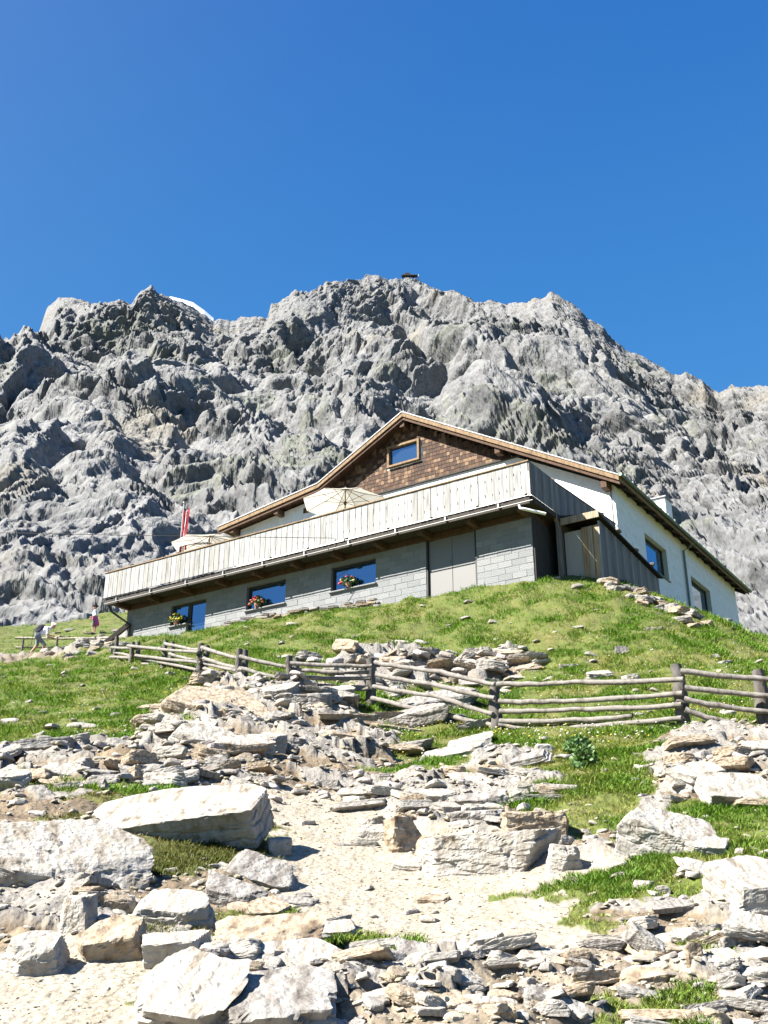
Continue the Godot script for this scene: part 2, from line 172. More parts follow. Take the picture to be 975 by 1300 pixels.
const HEAP := [
	Vector3(3.48,-22.37,0.61), Vector3(0.22,-23.17,0.39), Vector3(3.10,-23.52,0.57), Vector3(1.98,-22.66,0.43), Vector3(1.58,-23.04,0.61), Vector3(1.31,-22.58,0.59), Vector3(0.60,-23.30,0.51), Vector3(3.44,-22.11,0.30),
	Vector3(1.90,-23.70,0.44), Vector3(3.58,-22.58,0.33), Vector3(1.96,-23.33,0.60), Vector3(2.27,-24.05,0.59), Vector3(1.84,-23.28,0.43), Vector3(0.75,-23.15,0.54), Vector3(0.66,-23.68,0.38), Vector3(0.60,-24.22,0.61),
	Vector3(3.32,-22.81,0.52), Vector3(0.06,-22.31,0.45), Vector3(3.14,-23.26,0.39), Vector3(1.23,-22.56,0.41), Vector3(1.81,-22.58,0.58), Vector3(1.51,-24.15,0.55), Vector3(0.33,-23.74,0.57), Vector3(3.48,-22.93,0.28),
	Vector3(2.93,-22.67,0.34), Vector3(2.01,-24.57,0.51), Vector3(1.97,-23.18,0.28), Vector3(2.49,-23.70,0.43), Vector3(1.23,-23.39,0.46), Vector3(2.45,-24.37,0.33), Vector3(0.18,-23.71,0.43), Vector3(0.34,-23.07,0.43),
	Vector3(1.89,-23.46,0.60), Vector3(2.34,-24.38,0.30), Vector3(2.68,-23.64,0.53), Vector3(1.97,-23.93,0.52), Vector3(0.64,-24.08,0.36), Vector3(1.50,-22.74,0.55), Vector3(3.04,-22.55,0.25), Vector3(1.04,-23.67,0.58),
	Vector3(1.35,-23.60,0.56), Vector3(1.23,-23.12,0.47), Vector3(1.98,-23.36,0.43), Vector3(0.33,-22.48,0.61), Vector3(3.16,-23.06,0.48), Vector3(3.02,-23.85,0.54), Vector3(0.22,-22.32,0.34), Vector3(3.62,-22.74,0.45),
	Vector3(2.97,-21.78,0.51), Vector3(3.16,-22.98,0.53), Vector3(1.38,-22.68,0.54), Vector3(1.38,-23.05,0.27), Vector3(3.37,-22.12,0.37), Vector3(2.39,-22.74,0.48), Vector3(3.32,-22.74,0.37), Vector3(1.42,-24.21,0.43),
	Vector3(2.74,-22.17,0.48), Vector3(2.81,-21.90,0.49), Vector3(0.23,-23.13,0.26), Vector3(2.43,-22.11,0.43), Vector3(3.58,-23.20,0.61), Vector3(0.55,-22.72,0.36), Vector3(1.53,-24.53,0.26), Vector3(2.76,-22.48,0.30),
	Vector3(2.43,-23.98,0.58), Vector3(0.43,-23.30,0.58), Vector3(2.02,-23.24,0.55), Vector3(2.59,-22.45,0.33), Vector3(3.38,-22.50,0.59), Vector3(2.58,-22.70,0.60),
]
const SLABS := [
	Vector3(-2.17,-10.59,0.36), Vector3(-0.74,-15.96,0.67), Vector3(-2.17,-10.94,0.38), Vector3(-1.46,-11.81,0.44), Vector3(-0.46,-14.46,0.87), Vector3(-0.65,-11.57,0.58), Vector3(-2.07,-12.92,0.77), Vector3(-0.37,-16.20,0.54),
	Vector3(-2.12,-12.21,0.38), Vector3(-1.09,-14.99,0.84), Vector3(-1.84,-10.63,0.38), Vector3(-3.46,-15.35,0.85), Vector3(-2.82,-14.55,0.91), Vector3(-1.71,-12.49,0.55), Vector3(-1.40,-11.29,0.28), Vector3(-1.96,-13.51,0.67),
	Vector3(-1.15,-16.92,0.46), Vector3(-2.50,-14.02,0.75), Vector3(-2.86,-9.58,0.39), Vector3(-4.03,-12.02,0.70), Vector3(-2.70,-9.52,0.49), Vector3(-3.00,-10.46,0.59), Vector3(-3.42,-10.03,0.53), Vector3(-3.06,-9.81,0.49),
	Vector3(-4.40,-12.47,0.48), Vector3(-3.40,-9.61,0.43), Vector3(1.04,-8.94,0.47), Vector3(1.40,-9.51,0.49), Vector3(1.62,-9.64,0.48), Vector3(1.71,-10.20,0.26), Vector3(0.58,-9.40,0.40), Vector3(0.02,-9.42,0.38),
	Vector3(0.65,-12.16,0.48), Vector3(1.66,-9.61,0.51), Vector3(1.80,-11.05,0.55), Vector3(-0.13,-10.89,0.60), Vector3(0.35,-10.04,0.34), Vector3(0.84,-9.61,0.42), Vector3(0.28,-10.02,0.28), Vector3(0.29,-9.87,0.41),
	Vector3(-0.24,-10.28,0.59), Vector3(2.20,-7.78,0.21), Vector3(3.15,-8.59,0.31), Vector3(2.79,-9.70,0.41), Vector3(2.95,-9.15,0.27), Vector3(3.46,-11.58,0.65), Vector3(2.46,-8.67,0.26), Vector3(3.21,-9.49,0.42),
	Vector3(3.54,-10.14,0.52), Vector3(2.93,-8.11,0.38), Vector3(0.54,-4.47,0.13), Vector3(0.93,-4.82,0.31), Vector3(-0.14,-5.18,0.26), Vector3(0.41,-4.42,0.18), Vector3(0.07,-4.73,0.16), Vector3(0.90,-5.11,0.15),
	Vector3(0.56,-5.21,0.34), Vector3(-0.08,-4.89,0.25), Vector3(0.42,-5.49,0.27), Vector3(-0.06,-5.57,0.36), Vector3(0.11,-5.52,0.16), Vector3(0.72,-4.50,0.26), Vector3(0.75,-5.10,0.26), Vector3(1.63,-5.20,0.32),
	Vector3(1.53,-4.80,0.27), Vector3(1.06,-5.25,0.23), Vector3(1.08,-4.37,0.30), Vector3(1.00,-4.90,0.18), Vector3(1.24,-4.27,0.15), Vector3(1.33,-5.16,0.31), Vector3(1.82,-5.55,0.21), Vector3(1.08,-4.33,0.26),
	Vector3(1.23,-4.28,0.19), Vector3(1.67,-5.18,0.21), Vector3(1.48,-4.44,0.24), Vector3(1.18,-5.31,0.37), Vector3(1.54,-5.69,0.23), Vector3(1.25,-4.41,0.21), Vector3(1.05,-4.56,0.19), Vector3(-0.73,-5.71,0.34),
	Vector3(-0.39,-6.09,0.39), Vector3(-0.60,-5.54,0.42), Vector3(-0.75,-5.14,0.38), Vector3(-0.86,-7.13,0.41), Vector3(-0.57,-6.70,0.30), Vector3(-0.60,-5.14,0.32), Vector3(-0.47,-5.75,0.38), Vector3(-1.39,-5.57,0.18),
	Vector3(-0.74,-6.33,0.34), Vector3(-1.05,-5.26,0.23), Vector3(-1.30,-5.81,0.18), Vector3(-1.10,-5.45,0.21), Vector3(-0.67,-5.07,0.20), Vector3(0.93,-17.86,1.07), Vector3(0.32,-17.23,1.19), Vector3(0.20,-14.85,0.78),
	Vector3(0.29,-15.23,0.82), Vector3(1.54,-16.79,0.73), Vector3(0.14,-18.01,0.93), Vector3(0.82,-18.63,0.72), Vector3(1.03,-18.68,0.59), Vector3(-0.29,-8.64,0.23), Vector3(-0.15,-8.64,0.23), Vector3(-0.37,-6.16,0.17),
	Vector3(-0.41,-6.25,0.22),
]
const TALUS := [
	Vector3(-15.30,-52.91,0.84), Vector3(-14.93,-50.32,0.35), Vector3(-17.70,-57.38,0.37), Vector3(-11.18,-37.61,0.64), Vector3(-11.75,-37.71,0.77), Vector3(-15.10,-44.15,0.74), Vector3(-14.94,-49.52,0.73), Vector3(-13.33,-38.99,0.60),
	Vector3(-11.69,-38.67,0.56), Vector3(-17.87,-55.00,0.39), Vector3(-13.82,-40.30,0.83), Vector3(-15.31,-51.70,0.52), Vector3(-11.19,-39.06,0.52), Vector3(-15.06,-51.99,0.36), Vector3(-11.81,-37.47,0.85), Vector3(-13.14,-40.02,0.36),
	Vector3(-16.61,-55.57,0.42), Vector3(-15.98,-55.10,0.58), Vector3(-11.59,-36.34,0.72), Vector3(-11.86,-36.73,0.65), Vector3(-18.41,-54.98,0.75), Vector3(-15.50,-55.90,0.61), Vector3(-14.56,-44.09,0.30), Vector3(-11.35,-38.95,0.65),
	Vector3(-12.18,-39.31,0.76), Vector3(-18.35,-53.85,0.41), Vector3(-14.20,-45.56,0.52), Vector3(-16.63,-57.33,0.39), Vector3(-19.86,-58.89,0.63), Vector3(-15.00,-50.65,0.69), Vector3(-14.88,-46.66,0.32), Vector3(-18.92,-58.73,0.71),
	Vector3(-10.75,-36.31,0.78), Vector3(-17.13,-55.80,0.47), Vector3(5.44,-29.90,0.35), Vector3(7.51,-27.49,0.53), Vector3(8.52,-27.18,0.75), Vector3(6.77,-29.27,0.83), Vector3(7.18,-28.14,0.39), Vector3(8.66,-26.83,0.52),
	Vector3(7.50,-27.94,0.61), Vector3(7.29,-27.07,0.55), Vector3(8.45,-27.32,0.76), Vector3(8.04,-27.19,0.60), Vector3(8.23,-26.70,0.79), Vector3(8.04,-26.12,0.77), Vector3(6.81,-28.03,0.68), Vector3(7.16,-28.56,0.47),
	Vector3(8.48,-26.59,0.60), Vector3(7.70,-27.00,0.54), Vector3(6.67,-28.15,0.61), Vector3(6.86,-29.28,0.82), Vector3(8.74,-26.09,0.50), Vector3(7.67,-27.53,0.57), Vector3(8.17,-27.35,0.83), Vector3(7.25,-28.53,0.64),
	Vector3(7.35,-27.27,0.40), Vector3(8.02,-27.52,0.76), Vector3(7.03,-27.44,0.43), Vector3(7.97,-27.02,0.83), Vector3(7.41,-27.43,0.79), Vector3(6.86,-28.49,0.78), Vector3(7.37,-28.26,0.63), Vector3(8.29,-25.88,0.57),
	Vector3(-15.43,-50.30,0.52), Vector3(-11.98,-38.76,0.69), Vector3(-10.76,-38.33,0.85), Vector3(-9.76,-35.49,0.75), Vector3(-9.76,-36.61,0.74), Vector3(-11.32,-38.49,0.85), Vector3(-12.11,-39.27,0.75), Vector3(-10.64,-37.67,0.74),
	Vector3(-11.73,-38.66,0.59), Vector3(-14.89,-48.31,0.78),
]

const EYE := 1.6
var taken := {}
var rng := RandomNumberGenerator.new()
var M := {}
var meshes := {}

# ---------------------------------------------------------------- helpers
func numbered(called: String) -> String:
	if not taken.has(called):
		taken[called] = 0
		return called
	taken[called] += 1
	return "%s_%03d" % [called, taken[called]]

func thing(called: String, label: String, category: String, at := Vector3.ZERO, group := "") -> Node3D:
	var o := Node3D.new()
	o.name = numbered(called)
	add_child(o)
	o.position = at
	tag(o, label, category, group)
	return o

func tag(o: Node, label: String, category: String, group := "", kind := "") -> void:
	if label: o.set_meta("label", label)
	if category: o.set_meta("category", category)
	if group: o.set_meta("group", group)
	if kind: o.set_meta("kind", kind)

func part(called: String, mesh: Mesh, m: Material, parent: Node, at := Transform3D.IDENTITY) -> MeshInstance3D:
	var o := MeshInstance3D.new()
	o.mesh = mesh
	o.material_override = m
	if parent == self:
		o.name = numbered(called)
		add_child(o)
	else:
		o.name = called
		parent.add_child(o, true)
	o.transform = at
	return o

func arr_mesh(v: PackedVector3Array, n: PackedVector3Array, c := PackedColorArray(), idx := PackedInt32Array()) -> ArrayMesh:
	var a := []
	a.resize(Mesh.ARRAY_MAX)
	a[Mesh.ARRAY_VERTEX] = v
	a[Mesh.ARRAY_NORMAL] = n
	if c.size(): a[Mesh.ARRAY_COLOR] = c
	if idx.size(): a[Mesh.ARRAY_INDEX] = idx
	var m := ArrayMesh.new()
	m.add_surface_from_arrays(Mesh.PRIMITIVE_TRIANGLES, a)
	return m

# collects flat-shaded polygons
class Poly:
	var v := PackedVector3Array()
	var n := PackedVector3Array()
	func tri(a: Vector3, b: Vector3, c: Vector3) -> void:
		var k := (c - a).cross(b - a)
		if k.length_squared() < 1e-14: return
		k = k.normalized()
		v.append_array([a, b, c])
		n.append_array([k, k, k])
	func quad(a: Vector3, b: Vector3, c: Vector3, d: Vector3) -> void:
		tri(a, b, c)
		tri(a, c, d)
	# eight corners of a box, chamfered by e
	func box(lo: Vector3, hi: Vector3, e := 0.0) -> void:
		if e <= 0.0:
			var p := []
			for i in 8: p.append(Vector3(hi.x if i & 1 else lo.x, hi.y if i & 2 else lo.y, hi.z if i & 4 else lo.z))
			quad(p[4], p[6], p[7], p[5]); quad(p[1], p[3], p[2], p[0]); quad(p[0], p[2], p[6], p[4])
			quad(p[5], p[7], p[3], p[1]); quad(p[2], p[3], p[7], p[6]); quad(p[0], p[4], p[5], p[1])
			return
		var c := (lo + hi) * 0.5
		var h := (hi - lo) * 0.5
		for ax in 3:
			var b := (ax + 1) % 3
			var d := (ax + 2) % 3
			for s in [-1.0, 1.0]:
				var f := []
				for q in [[-1, -1], [-1, 1], [1, 1], [1, -1]]:
					var t := Vector3.ZERO
					t[ax] = s * h[ax]; t[b] = q[0] * (h[b] - e); t[d] = q[1] * (h[d] - e)
					f.append(c + t)
				if s > 0: quad(f[0], f[1], f[2], f[3])
				else: quad(f[3], f[2], f[1], f[0])
			# edges that run along ax
			for s1 in [-1.0, 1.0]:
				for s2 in [-1.0, 1.0]:
					var g := []
					for q in [[-1, 0], [1, 0], [1, 1], [-1, 1]]:
						var t := Vector3.ZERO
						t[ax] = q[0] * (h[ax] - e)
						t[b] = s1 * (h[b] - (e if q[1] == 0 else 0.0))
						t[d] = s2 * (h[d] - (e if q[1] == 1 else 0.0))
						g.append(c + t)
					if s1 * s2 > 0: quad(g[0], g[1], g[2], g[3])
					else: quad(g[3], g[2], g[1], g[0])
		for i in 8:
			var s := Vector3(1 if i & 1 else -1, 1 if i & 2 else -1, 1 if i & 4 else -1)
			var a := c + s * (h - Vector3(0, e, e))
			var b2 := c + s * (h - Vector3(e, 0, e))
			var d2 := c + s * (h - Vector3(e, e, 0))
			if s.x * s.y * s.z > 0: tri(a, d2, b2)
			else: tri(a, b2, d2)
	# a convex outline in x,y pushed along z
	func prism(o: Array, z0: float, z1: float) -> void:
		var k := o.size()
		for i in k:
			var a: Vector2 = o[i]
			var b: Vector2 = o[(i + 1) % k]
			quad(Vector3(a.x, a.y, z0), Vector3(b.x, b.y, z0), Vector3(b.x, b.y, z1), Vector3(a.x, a.y, z1))
		var t := Geometry2D.triangulate_polygon(PackedVector2Array(o))
		for i in range(0, t.size(), 3):
			var a: Vector2 = o[t[i]]; var b: Vector2 = o[t[i + 1]]; var c: Vector2 = o[t[i + 2]]
			for z in [z0, z1]:
				var pa := Vector3(a.x, a.y, z); var pb := Vector3(b.x, b.y, z); var pc := Vector3(c.x, c.y, z)
				if ((b - a).cross(c - a) > 0) == (z == maxf(z0, z1)): tri(pa, pc, pb)
				else: tri(pa, pb, pc)
	func done() -> ArrayMesh:
		var a := []
		a.resize(Mesh.ARRAY_MAX)
		a[Mesh.ARRAY_VERTEX] = v
		a[Mesh.ARRAY_NORMAL] = n
		var m := ArrayMesh.new()
		m.add_surface_from_arrays(Mesh.PRIMITIVE_TRIANGLES, a)
		return m

func bx(lo: Vector3, hi: Vector3, e := 0.0) -> ArrayMesh:
	var p := Poly.new()
	p.box(Vector3(minf(lo.x, hi.x), minf(lo.y, hi.y), minf(lo.z, hi.z)), Vector3(maxf(lo.x, hi.x), maxf(lo.y, hi.y), maxf(lo.z, hi.z)), e)
	return p.done()

# a box of a given size about its centre, kept and shared
func cube(size: Vector3, e := 0.0) -> ArrayMesh:
	var key := "%.3f_%.3f_%.3f_%.3f" % [size.x, size.y, size.z, e]
	if not meshes.has(key): meshes[key] = bx(-size * 0.5, size * 0.5, e)
	return meshes[key]

func tube(pts: Array, radii: Array, sides := 8, wob := 0.0) -> ArrayMesh:
	var v := PackedVector3Array()
	var n := PackedVector3Array()
	var idx := PackedInt32Array()
	var k := pts.size()
	for i in k:
		var t: Vector3 = (pts[mini(i + 1, k - 1)] - pts[maxi(i - 1, 0)]).normalized()
		var u := t.cross(Vector3.UP if absf(t.y) < 0.9 else Vector3.RIGHT).normalized()
		var w := t.cross(u)
		for s in sides + 1:
			var ang := TAU * (s % sides) / sides
			var dir := u * cos(ang) + w * sin(ang)
			var r: float = radii[i] * (1.0 + wob * sin(ang * 2.0 + i * 1.7))
			v.append(pts[i] + dir * r)
			n.append(dir)
	for i in k - 1:
		for s in sides:
			var a := i * (sides + 1) + s
			var b := a + sides + 1
			idx.append_array([a, b, a + 1, a + 1, b, b + 1])
	for e in [0, k - 1]:
		var t: Vector3 = (pts[0] - pts[1]).normalized() if e == 0 else (pts[k - 1] - pts[k - 2]).normalized()
		var c := v.size()
		v.append(pts[e]); n.append(t)
		for s in sides + 1:
			v.append(v[e * (sides + 1) + s]); n.append(t)
		for s in sides:
			if e == 0: idx.append_array([c, c + 1 + s, c + 2 + s])
			else: idx.append_array([c, c + 2 + s, c + 1 + s])
	return arr_mesh(v, n, PackedColorArray(), idx)

func noise(seed_: int, freq: float, oct := 4, ridged := false) -> FastNoiseLite:
	var f := FastNoiseLite.new()
	f.noise_type = FastNoiseLite.TYPE_SIMPLEX_SMOOTH
	f.seed = seed_
	f.frequency = freq
	f.fractal_type = FastNoiseLite.FRACTAL_RIDGED if ridged else FastNoiseLite.FRACTAL_FBM
	f.fractal_octaves = oct
	return f

func cells(seed_: int, freq: float, cracks := false) -> FastNoiseLite:
	var f := FastNoiseLite.new()
	f.noise_type = FastNoiseLite.TYPE_CELLULAR
	f.seed = seed_
	f.frequency = freq
	f.fractal_type = FastNoiseLite.FRACTAL_NONE
	f.cellular_return_type = FastNoiseLite.RETURN_DISTANCE2_SUB if cracks else FastNoiseLite.RETURN_CELL_VALUE
	f.cellular_jitter = 1.0
	return f

# a picture of noise with its values mapped to colours; sx, sy squeeze it
func ramp_tex(seed_: int, freq: float, cols: Array, size := 256, sx := 1.0, sy := 1.0, oct := 5, grain := 0.0) -> ImageTexture:
	var f := noise(seed_, freq, oct)
	var im := f.get_seamless_image(maxi(8, int(size / sx)), maxi(8, int(size / sy)))
	im.resize(size, size, Image.INTERPOLATE_CUBIC)
	im.convert(Image.FORMAT_L8)
	var src := im.get_data()
	var out := PackedByteArray()
	out.resize(size * size * 3)
	var g := RandomNumberGenerator.new()
	g.seed = seed_
	var last := cols.size() - 1
	for i in size * size:
		var t := clampf(src[i] / 255.0 + g.randf_range(-grain, grain), 0, 0.9999) * last
		var k := int(t)
		var c: Color = cols[k].lerp(cols[k + 1], t - k)
		out[i * 3] = int(clampf(c.r, 0, 1) * 255)
		out[i * 3 + 1] = int(clampf(c.g, 0, 1) * 255)
		out[i * 3 + 2] = int(clampf(c.b, 0, 1) * 255)
	var im2 := Image.create_from_data(size, size, false, Image.FORMAT_RGB8, out)
	return ImageTexture.create_from_image(im2)

func normal_tex(seed_: int, freq: float, strength: float, size := 256, sx := 1.0, sy := 1.0, ridged := false) -> ImageTexture:
	var f := noise(seed_, freq, 5, ridged)
	var im := f.get_seamless_image(maxi(8, int(size / sx)), maxi(8, int(size / sy)))
	im.resize(size, size, Image.INTERPOLATE_CUBIC)
	im.bump_map_to_normal_map(strength)
	im.convert(Image.FORMAT_RGB8)
	return ImageTexture.create_from_image(im)

# base colour given as linear values
func lin(r: float, g: float, b: float) -> Color:
	return Color(r, g, b).linear_to_srgb()

func mat(c: Color, rough := 0.85, metal := 0.0) -> StandardMaterial3D:
	var m := StandardMaterial3D.new()
	m.albedo_color = c
	m.roughness = rough
	m.metallic = metal
	return m

func tex_mat(tex: Texture2D, nrm: Texture2D, scale: Vector3, rough := 0.9, world := false, tint := Color.WHITE, depth := 1.0) -> StandardMaterial3D:
	var m := mat(tint, rough)
	m.albedo_texture = tex
	if nrm:
		m.normal_enabled = true
		m.normal_texture = nrm
		m.normal_scale = depth
	m.uv1_triplanar = true
	m.uv1_world_triplanar = world
	m.uv1_scale = scale
	return m

# ---------------------------------------------------------------- the lie of the land
const G_T := 113            # columns, 0.75 degrees each, from -42 degrees
const G_R := 124            # rows, 0.04 each of log distance
var g_e := PackedFloat32Array()
const C_T := 121
const C_R := 131
var c_w: Array = []
var n_lump: FastNoiseLite
var n_rough: FastNoiseLite
var n_ridge: FastNoiseLite
var n_patch: FastNoiseLite
var n_fine: FastNoiseLite
var n_warp: FastNoiseLite
var n_ledge: FastNoiseLite
var n_slab: FastNoiseLite
var n_lush: FastNoiseLite

func solve_land() -> void:
	var n := CTRL.size()
	var q := PackedVector2Array()
	var val := PackedFloat64Array()
	for p in CTRL:
		var d := Vector2(p.x, p.z).length()
		q.append(Vector2(atan2(p.x, -p.z) * 1.6, log(d)))
		val.append((p.y - EYE) / d)
	var k := n + 3
	var a := []
	for i in k:
		var row := PackedFloat64Array()
		row.resize(k + 1)
		if i < n:
			for j in n:
				var r2 := q[i].distance_squared_to(q[j])
				row[j] = 0.5 * r2 * log(maxf(r2, 1e-12)) + (0.002 if i == j else 0.0)
			row[n] = 1; row[n + 1] = q[i].x; row[n + 2] = q[i].y
			row[k] = val[i]
		else:
			for j in n:
				row[j] = 1.0 if i == n else (q[j].x if i == n + 1 else q[j].y)
		a.append(row)
	for i in k:
		var best := i
		for j in range(i + 1, k):
			if absf(a[j][i]) > absf(a[best][i]): best = j
		var t = a[i]; a[i] = a[best]; a[best] = t
		var ri: PackedFloat64Array = a[i]
		var inv := 1.0 / ri[i]
		for j in range(i + 1, k):
			var rj: PackedFloat64Array = a[j]
			var m := rj[i] * inv
			if m == 0.0: continue
			for c in range(i, k + 1): rj[c] -= m * ri[c]
			a[j] = rj
	var w := PackedFloat64Array()
	w.resize(k)
	for i in range(k - 1, -1, -1):
		var s: float = a[i][k]
		for j in range(i + 1, k): s -= a[i][j] * w[j]
		w[i] = s / a[i][i]
	g_e.resize(G_T * G_R)
	for ir in G_R:
		for it in G_T:
			var g := Vector2(deg_to_rad(-42.0 + it * 0.75) * 1.6, ir * 0.04)
			var s := w[n] + w[n + 1] * g.x + w[n + 2] * g.y
			for j in n:
				var r2 := g.distance_squared_to(q[j])
				s += w[j] * 0.5 * r2 * log(maxf(r2, 1e-12))
			g_e[ir * G_T + it] = s

func base_y(x: float, z: float) -> float:
	var d := maxf(sqrt(x * x + z * z), 1.0)
	var th := rad_to_deg(atan2(x, -z))
	var ft := clampf((th + 42.0) / 0.75, 0, G_T - 1.001)
	var fr := clampf(log(d) / 0.04, 0, G_R - 1.001)
	var it := int(ft)
	var ir := int(fr)
	ft -= it
	fr -= ir
	var o := ir * G_T + it
	var e := lerpf(lerpf(g_e[o], g_e[o + 1], ft), lerpf(g_e[o + G_T], g_e[o + G_T + 1], ft), fr)
	if absf(th) > 42.0:
		e = lerpf(e, -EYE / d - 0.2, smoothstep(42.0, 130.0, absf(th)))
	return EYE + e * d

func solve_cover() -> void:
	c_w = [PackedFloat32Array(), PackedFloat32Array(), PackedFloat32Array(), PackedFloat32Array()]
	for k in 4: c_w[k].resize(C_T * C_R)
	var q := PackedVector2Array()
	var kind := PackedInt32Array()
	for p in COVER:
		q.append(Vector2(atan2(p.x, -p.y) * 1.0, log(Vector2(p.x, p.y).length())))
		kind.append(int(p.z))
	var n := q.size()
	for ir in C_R:
		for it in C_T:
			var g := Vector2(deg_to_rad(-30.0 + it * 0.5), 1.1 + ir * 0.025)
			var w := [1e-6, 0.0, 0.0, 0.0]
			var tot := 1e-6
			for j in n:
				var r2 := g.distance_squared_to(q[j])
				if r2 > 0.12: continue
				var t := 1.0 / ((r2 + 0.0004) * (r2 + 0.0004))
				w[kind[j]] += t
				tot += t
			for k in 4: c_w[k][ir * C_T + it] = w[k] / tot

func cover(x: float, z: float) -> Color:
	var d := maxf(sqrt(x * x + z * z), 1.0)
	var wx := n_warp.get_noise_2d(x / d * 60.0, log(d) * 60.0) * 0.05
	var wy := n_warp.get_noise_2d(x / d * 60.0 + 91.0, log(d) * 60.0 + 37.0) * 0.05
	var ft := clampf((rad_to_deg(atan2(x, -z) + wx) + 30.0) / 0.5, 0, C_T - 1.001)
	var fr := clampf((log(d) + wy - 1.1) / 0.025, 0, C_R - 1.001)
	var it := int(ft)
	var ir := int(fr)
	ft -= it
	fr -= ir
	var o := ir * C_T + it
	var r := Color(0, 0, 0, 0)
	for k in 4:
		var w: PackedFloat32Array = c_w[k]
		r[k] = lerpf(lerpf(w[o], w[o + 1], ft), lerpf(w[o + C_T], w[o + C_T + 1], ft), fr)
	return r

# uneven ground on top of the smooth lie of the land
func relief(x: float, z: float, c: Color) -> float:
	var d := sqrt(x * x + z * z)
	var s := clampf(d / 12.0, 0.45, 2.0)
	var rock := c.a + c.g * 0.7
	var h := n_lump.get_noise_2d(x, z) * (0.10 * c.r + 0.02 * c.b + 0.14 * rock) * s
	if rock > 0.05:
		var l := n_ledge.get_noise_2d(x * 0.45 + z * 0.25, z - x * 0.3)
		h += (absf(l) * -0.30 + 0.08) * rock * s
		h += n_ridge.get_noise_2d(x, z) * 0.05 * rock * s
	if rock > 0.2:
		h += (slab_at(x, z) * 0.16 + n_slab.get_noise_2d(x * 2.4 - z, z * 3.6 + x * 0.8) * 0.045) * s * clampf(rock * 1.6 - 0.3, 0, 1)
	h += n_rough.get_noise_2d(x, z) * (0.012 + 0.05 * rock + 0.028 * c.r)
	return h

# how far a plate of bedrock stands out of the soil here
func slab_at(x: float, z: float) -> float:
	var u := x * 0.8 + z * 0.35 + n_ledge.get_noise_2d(x * 2.0, z * 2.0) * 0.25
	var w := z * 1.5 - x * 0.5 + n_ledge.get_noise_2d(x * 2.0 + 50.0, z * 2.0) * 0.25
	return maxf(n_slab.get_noise_2d(u, w), -0.1)

func ground_y(x: float, z: float) -> float:
	return base_y(x, z) + relief(x, z, cover(x, z))

func land_color(x: float, z: float, c: Color) -> Color:
	var p := n_patch.get_noise_2d(x, z)
	var f := n_fine.get_noise_2d(x, z)
	var best := c.r
	var k := 0
	var v := [c.r + p * 0.32 + f * 0.16, c.g - p * 0.22 + f * 0.1, c.b - f * 0.05, c.a + f * 0.22]
	best = v[0]
	for i in range(1, 4):
		if v[i] > best:
			best = v[i]
			k = i
	var t := clampf(0.5 + f * 0.9, 0, 1)
	var s := clampf(0.5 + p * 0.9, 0, 1)
	if (k == 1 or k == 3) and slab_at(x, z) > 0.15 and c.a + c.g > 0.45:
		return Color(0.197, 0.180, 0.160).lerp(Color(0.328, 0.312, 0.287), t)
	match k:
		0: return Color(0.095, 0.135, 0.015).lerp(Color(0.185, 0.155, 0.055), clampf(t * 0.7 + s * 0.5 - 0.35, 0, 1))
		1: return Color(0.10, 0.070, 0.042).lerp(Color(0.28, 0.22, 0.145), t)
		2: return Color(0.34, 0.295, 0.225).lerp(Color(0.41, 0.37, 0.30), t)
	return Color(0.135, 0.102, 0.068).lerp(Color(0.33, 0.285, 0.22), t)

func build_land() -> void:
	var ths := PackedFloat32Array()
	for i in 26: ths.append(lerpf(-180.0, -33.0, pow(i / 26.0, 0.7)))
	for i in 541: ths.append(lerpf(-33.0, 33.0, i / 540.0))
	for i in 26: ths.append(lerpf(33.0, 180.0, pow((i + 1) / 26.0, 1.4)))
	var ds := PackedFloat32Array()
	for i in 8: ds.append(0.2 + i * 0.28)
	for i in 500: ds.append(exp(lerpf(log(2.5), log(100.0), i / 499.0)))
	for i in 10: ds.append(exp(lerpf(log(115.0), log(1500.0), i / 9.0)))
	var nt := ths.size()
	var nr := ds.size()
	var v := PackedVector3Array()
	var col := PackedColorArray()
	v.resize(nt * nr)
	col.resize(nt * nr)
	for i in nr:
		var d := ds[i]
		for j in nt:
			var a := deg_to_rad(ths[j])
			var x := sin(a) * d
			var z := -cos(a) * d
			var c := Color(0.5, 0.4, 0, 0.1)
			var y := base_y(x, z)
			if absf(ths[j]) <= 34.0 and d < 110.0:
				c = cover(x, z)
				y += relief(x, z, c)
			if d > 110.0: y = EYE + (base_y(sin(a) * 110.0, -cos(a) * 110.0) - EYE) * minf(d, 160.0) / 110.0
			v[i * nt + j] = Vector3(x, y, z)
			col[i * nt + j] = land_color(x, z, c)
	var n := PackedVector3Array()
	n.resize(nt * nr)
	var idx := PackedInt32Array()
	idx.resize((nr - 1) * (nt - 1) * 6)
	var w := 0
	for i in nr:
		for j in nt:
			var o := i * nt + j
			var du := v[i * nt + mini(j + 1, nt - 1)] - v[i * nt + maxi(j - 1, 0)]
			var dv := v[mini(i + 1, nr - 1) * nt + j] - v[maxi(i - 1, 0) * nt + j]
			n[o] = du.cross(dv).normalized()
			if i < nr - 1 and j < nt - 1:
				idx[w] = o; idx[w + 1] = o + nt; idx[w + 2] = o + 1
				idx[w + 3] = o + 1; idx[w + 4] = o + nt; idx[w + 5] = o + nt + 1
				w += 6
	var g := part("ground", arr_mesh(v, n, col, idx), M.land, self)
	g.set_meta("kind", "structure")

# ---------------------------------------------------------------- the mountain
func ridge_at(th: float) -> float:
	for i in range(1, RIDGE.size()):
		if th <= RIDGE[i].x:
			var t := clampf((th - RIDGE[i - 1].x) / (RIDGE[i].x - RIDGE[i - 1].x), 0, 1)
			return lerpf(RIDGE[i - 1].y, RIDGE[i].y, t)
	return RIDGE[RIDGE.size() - 1].y

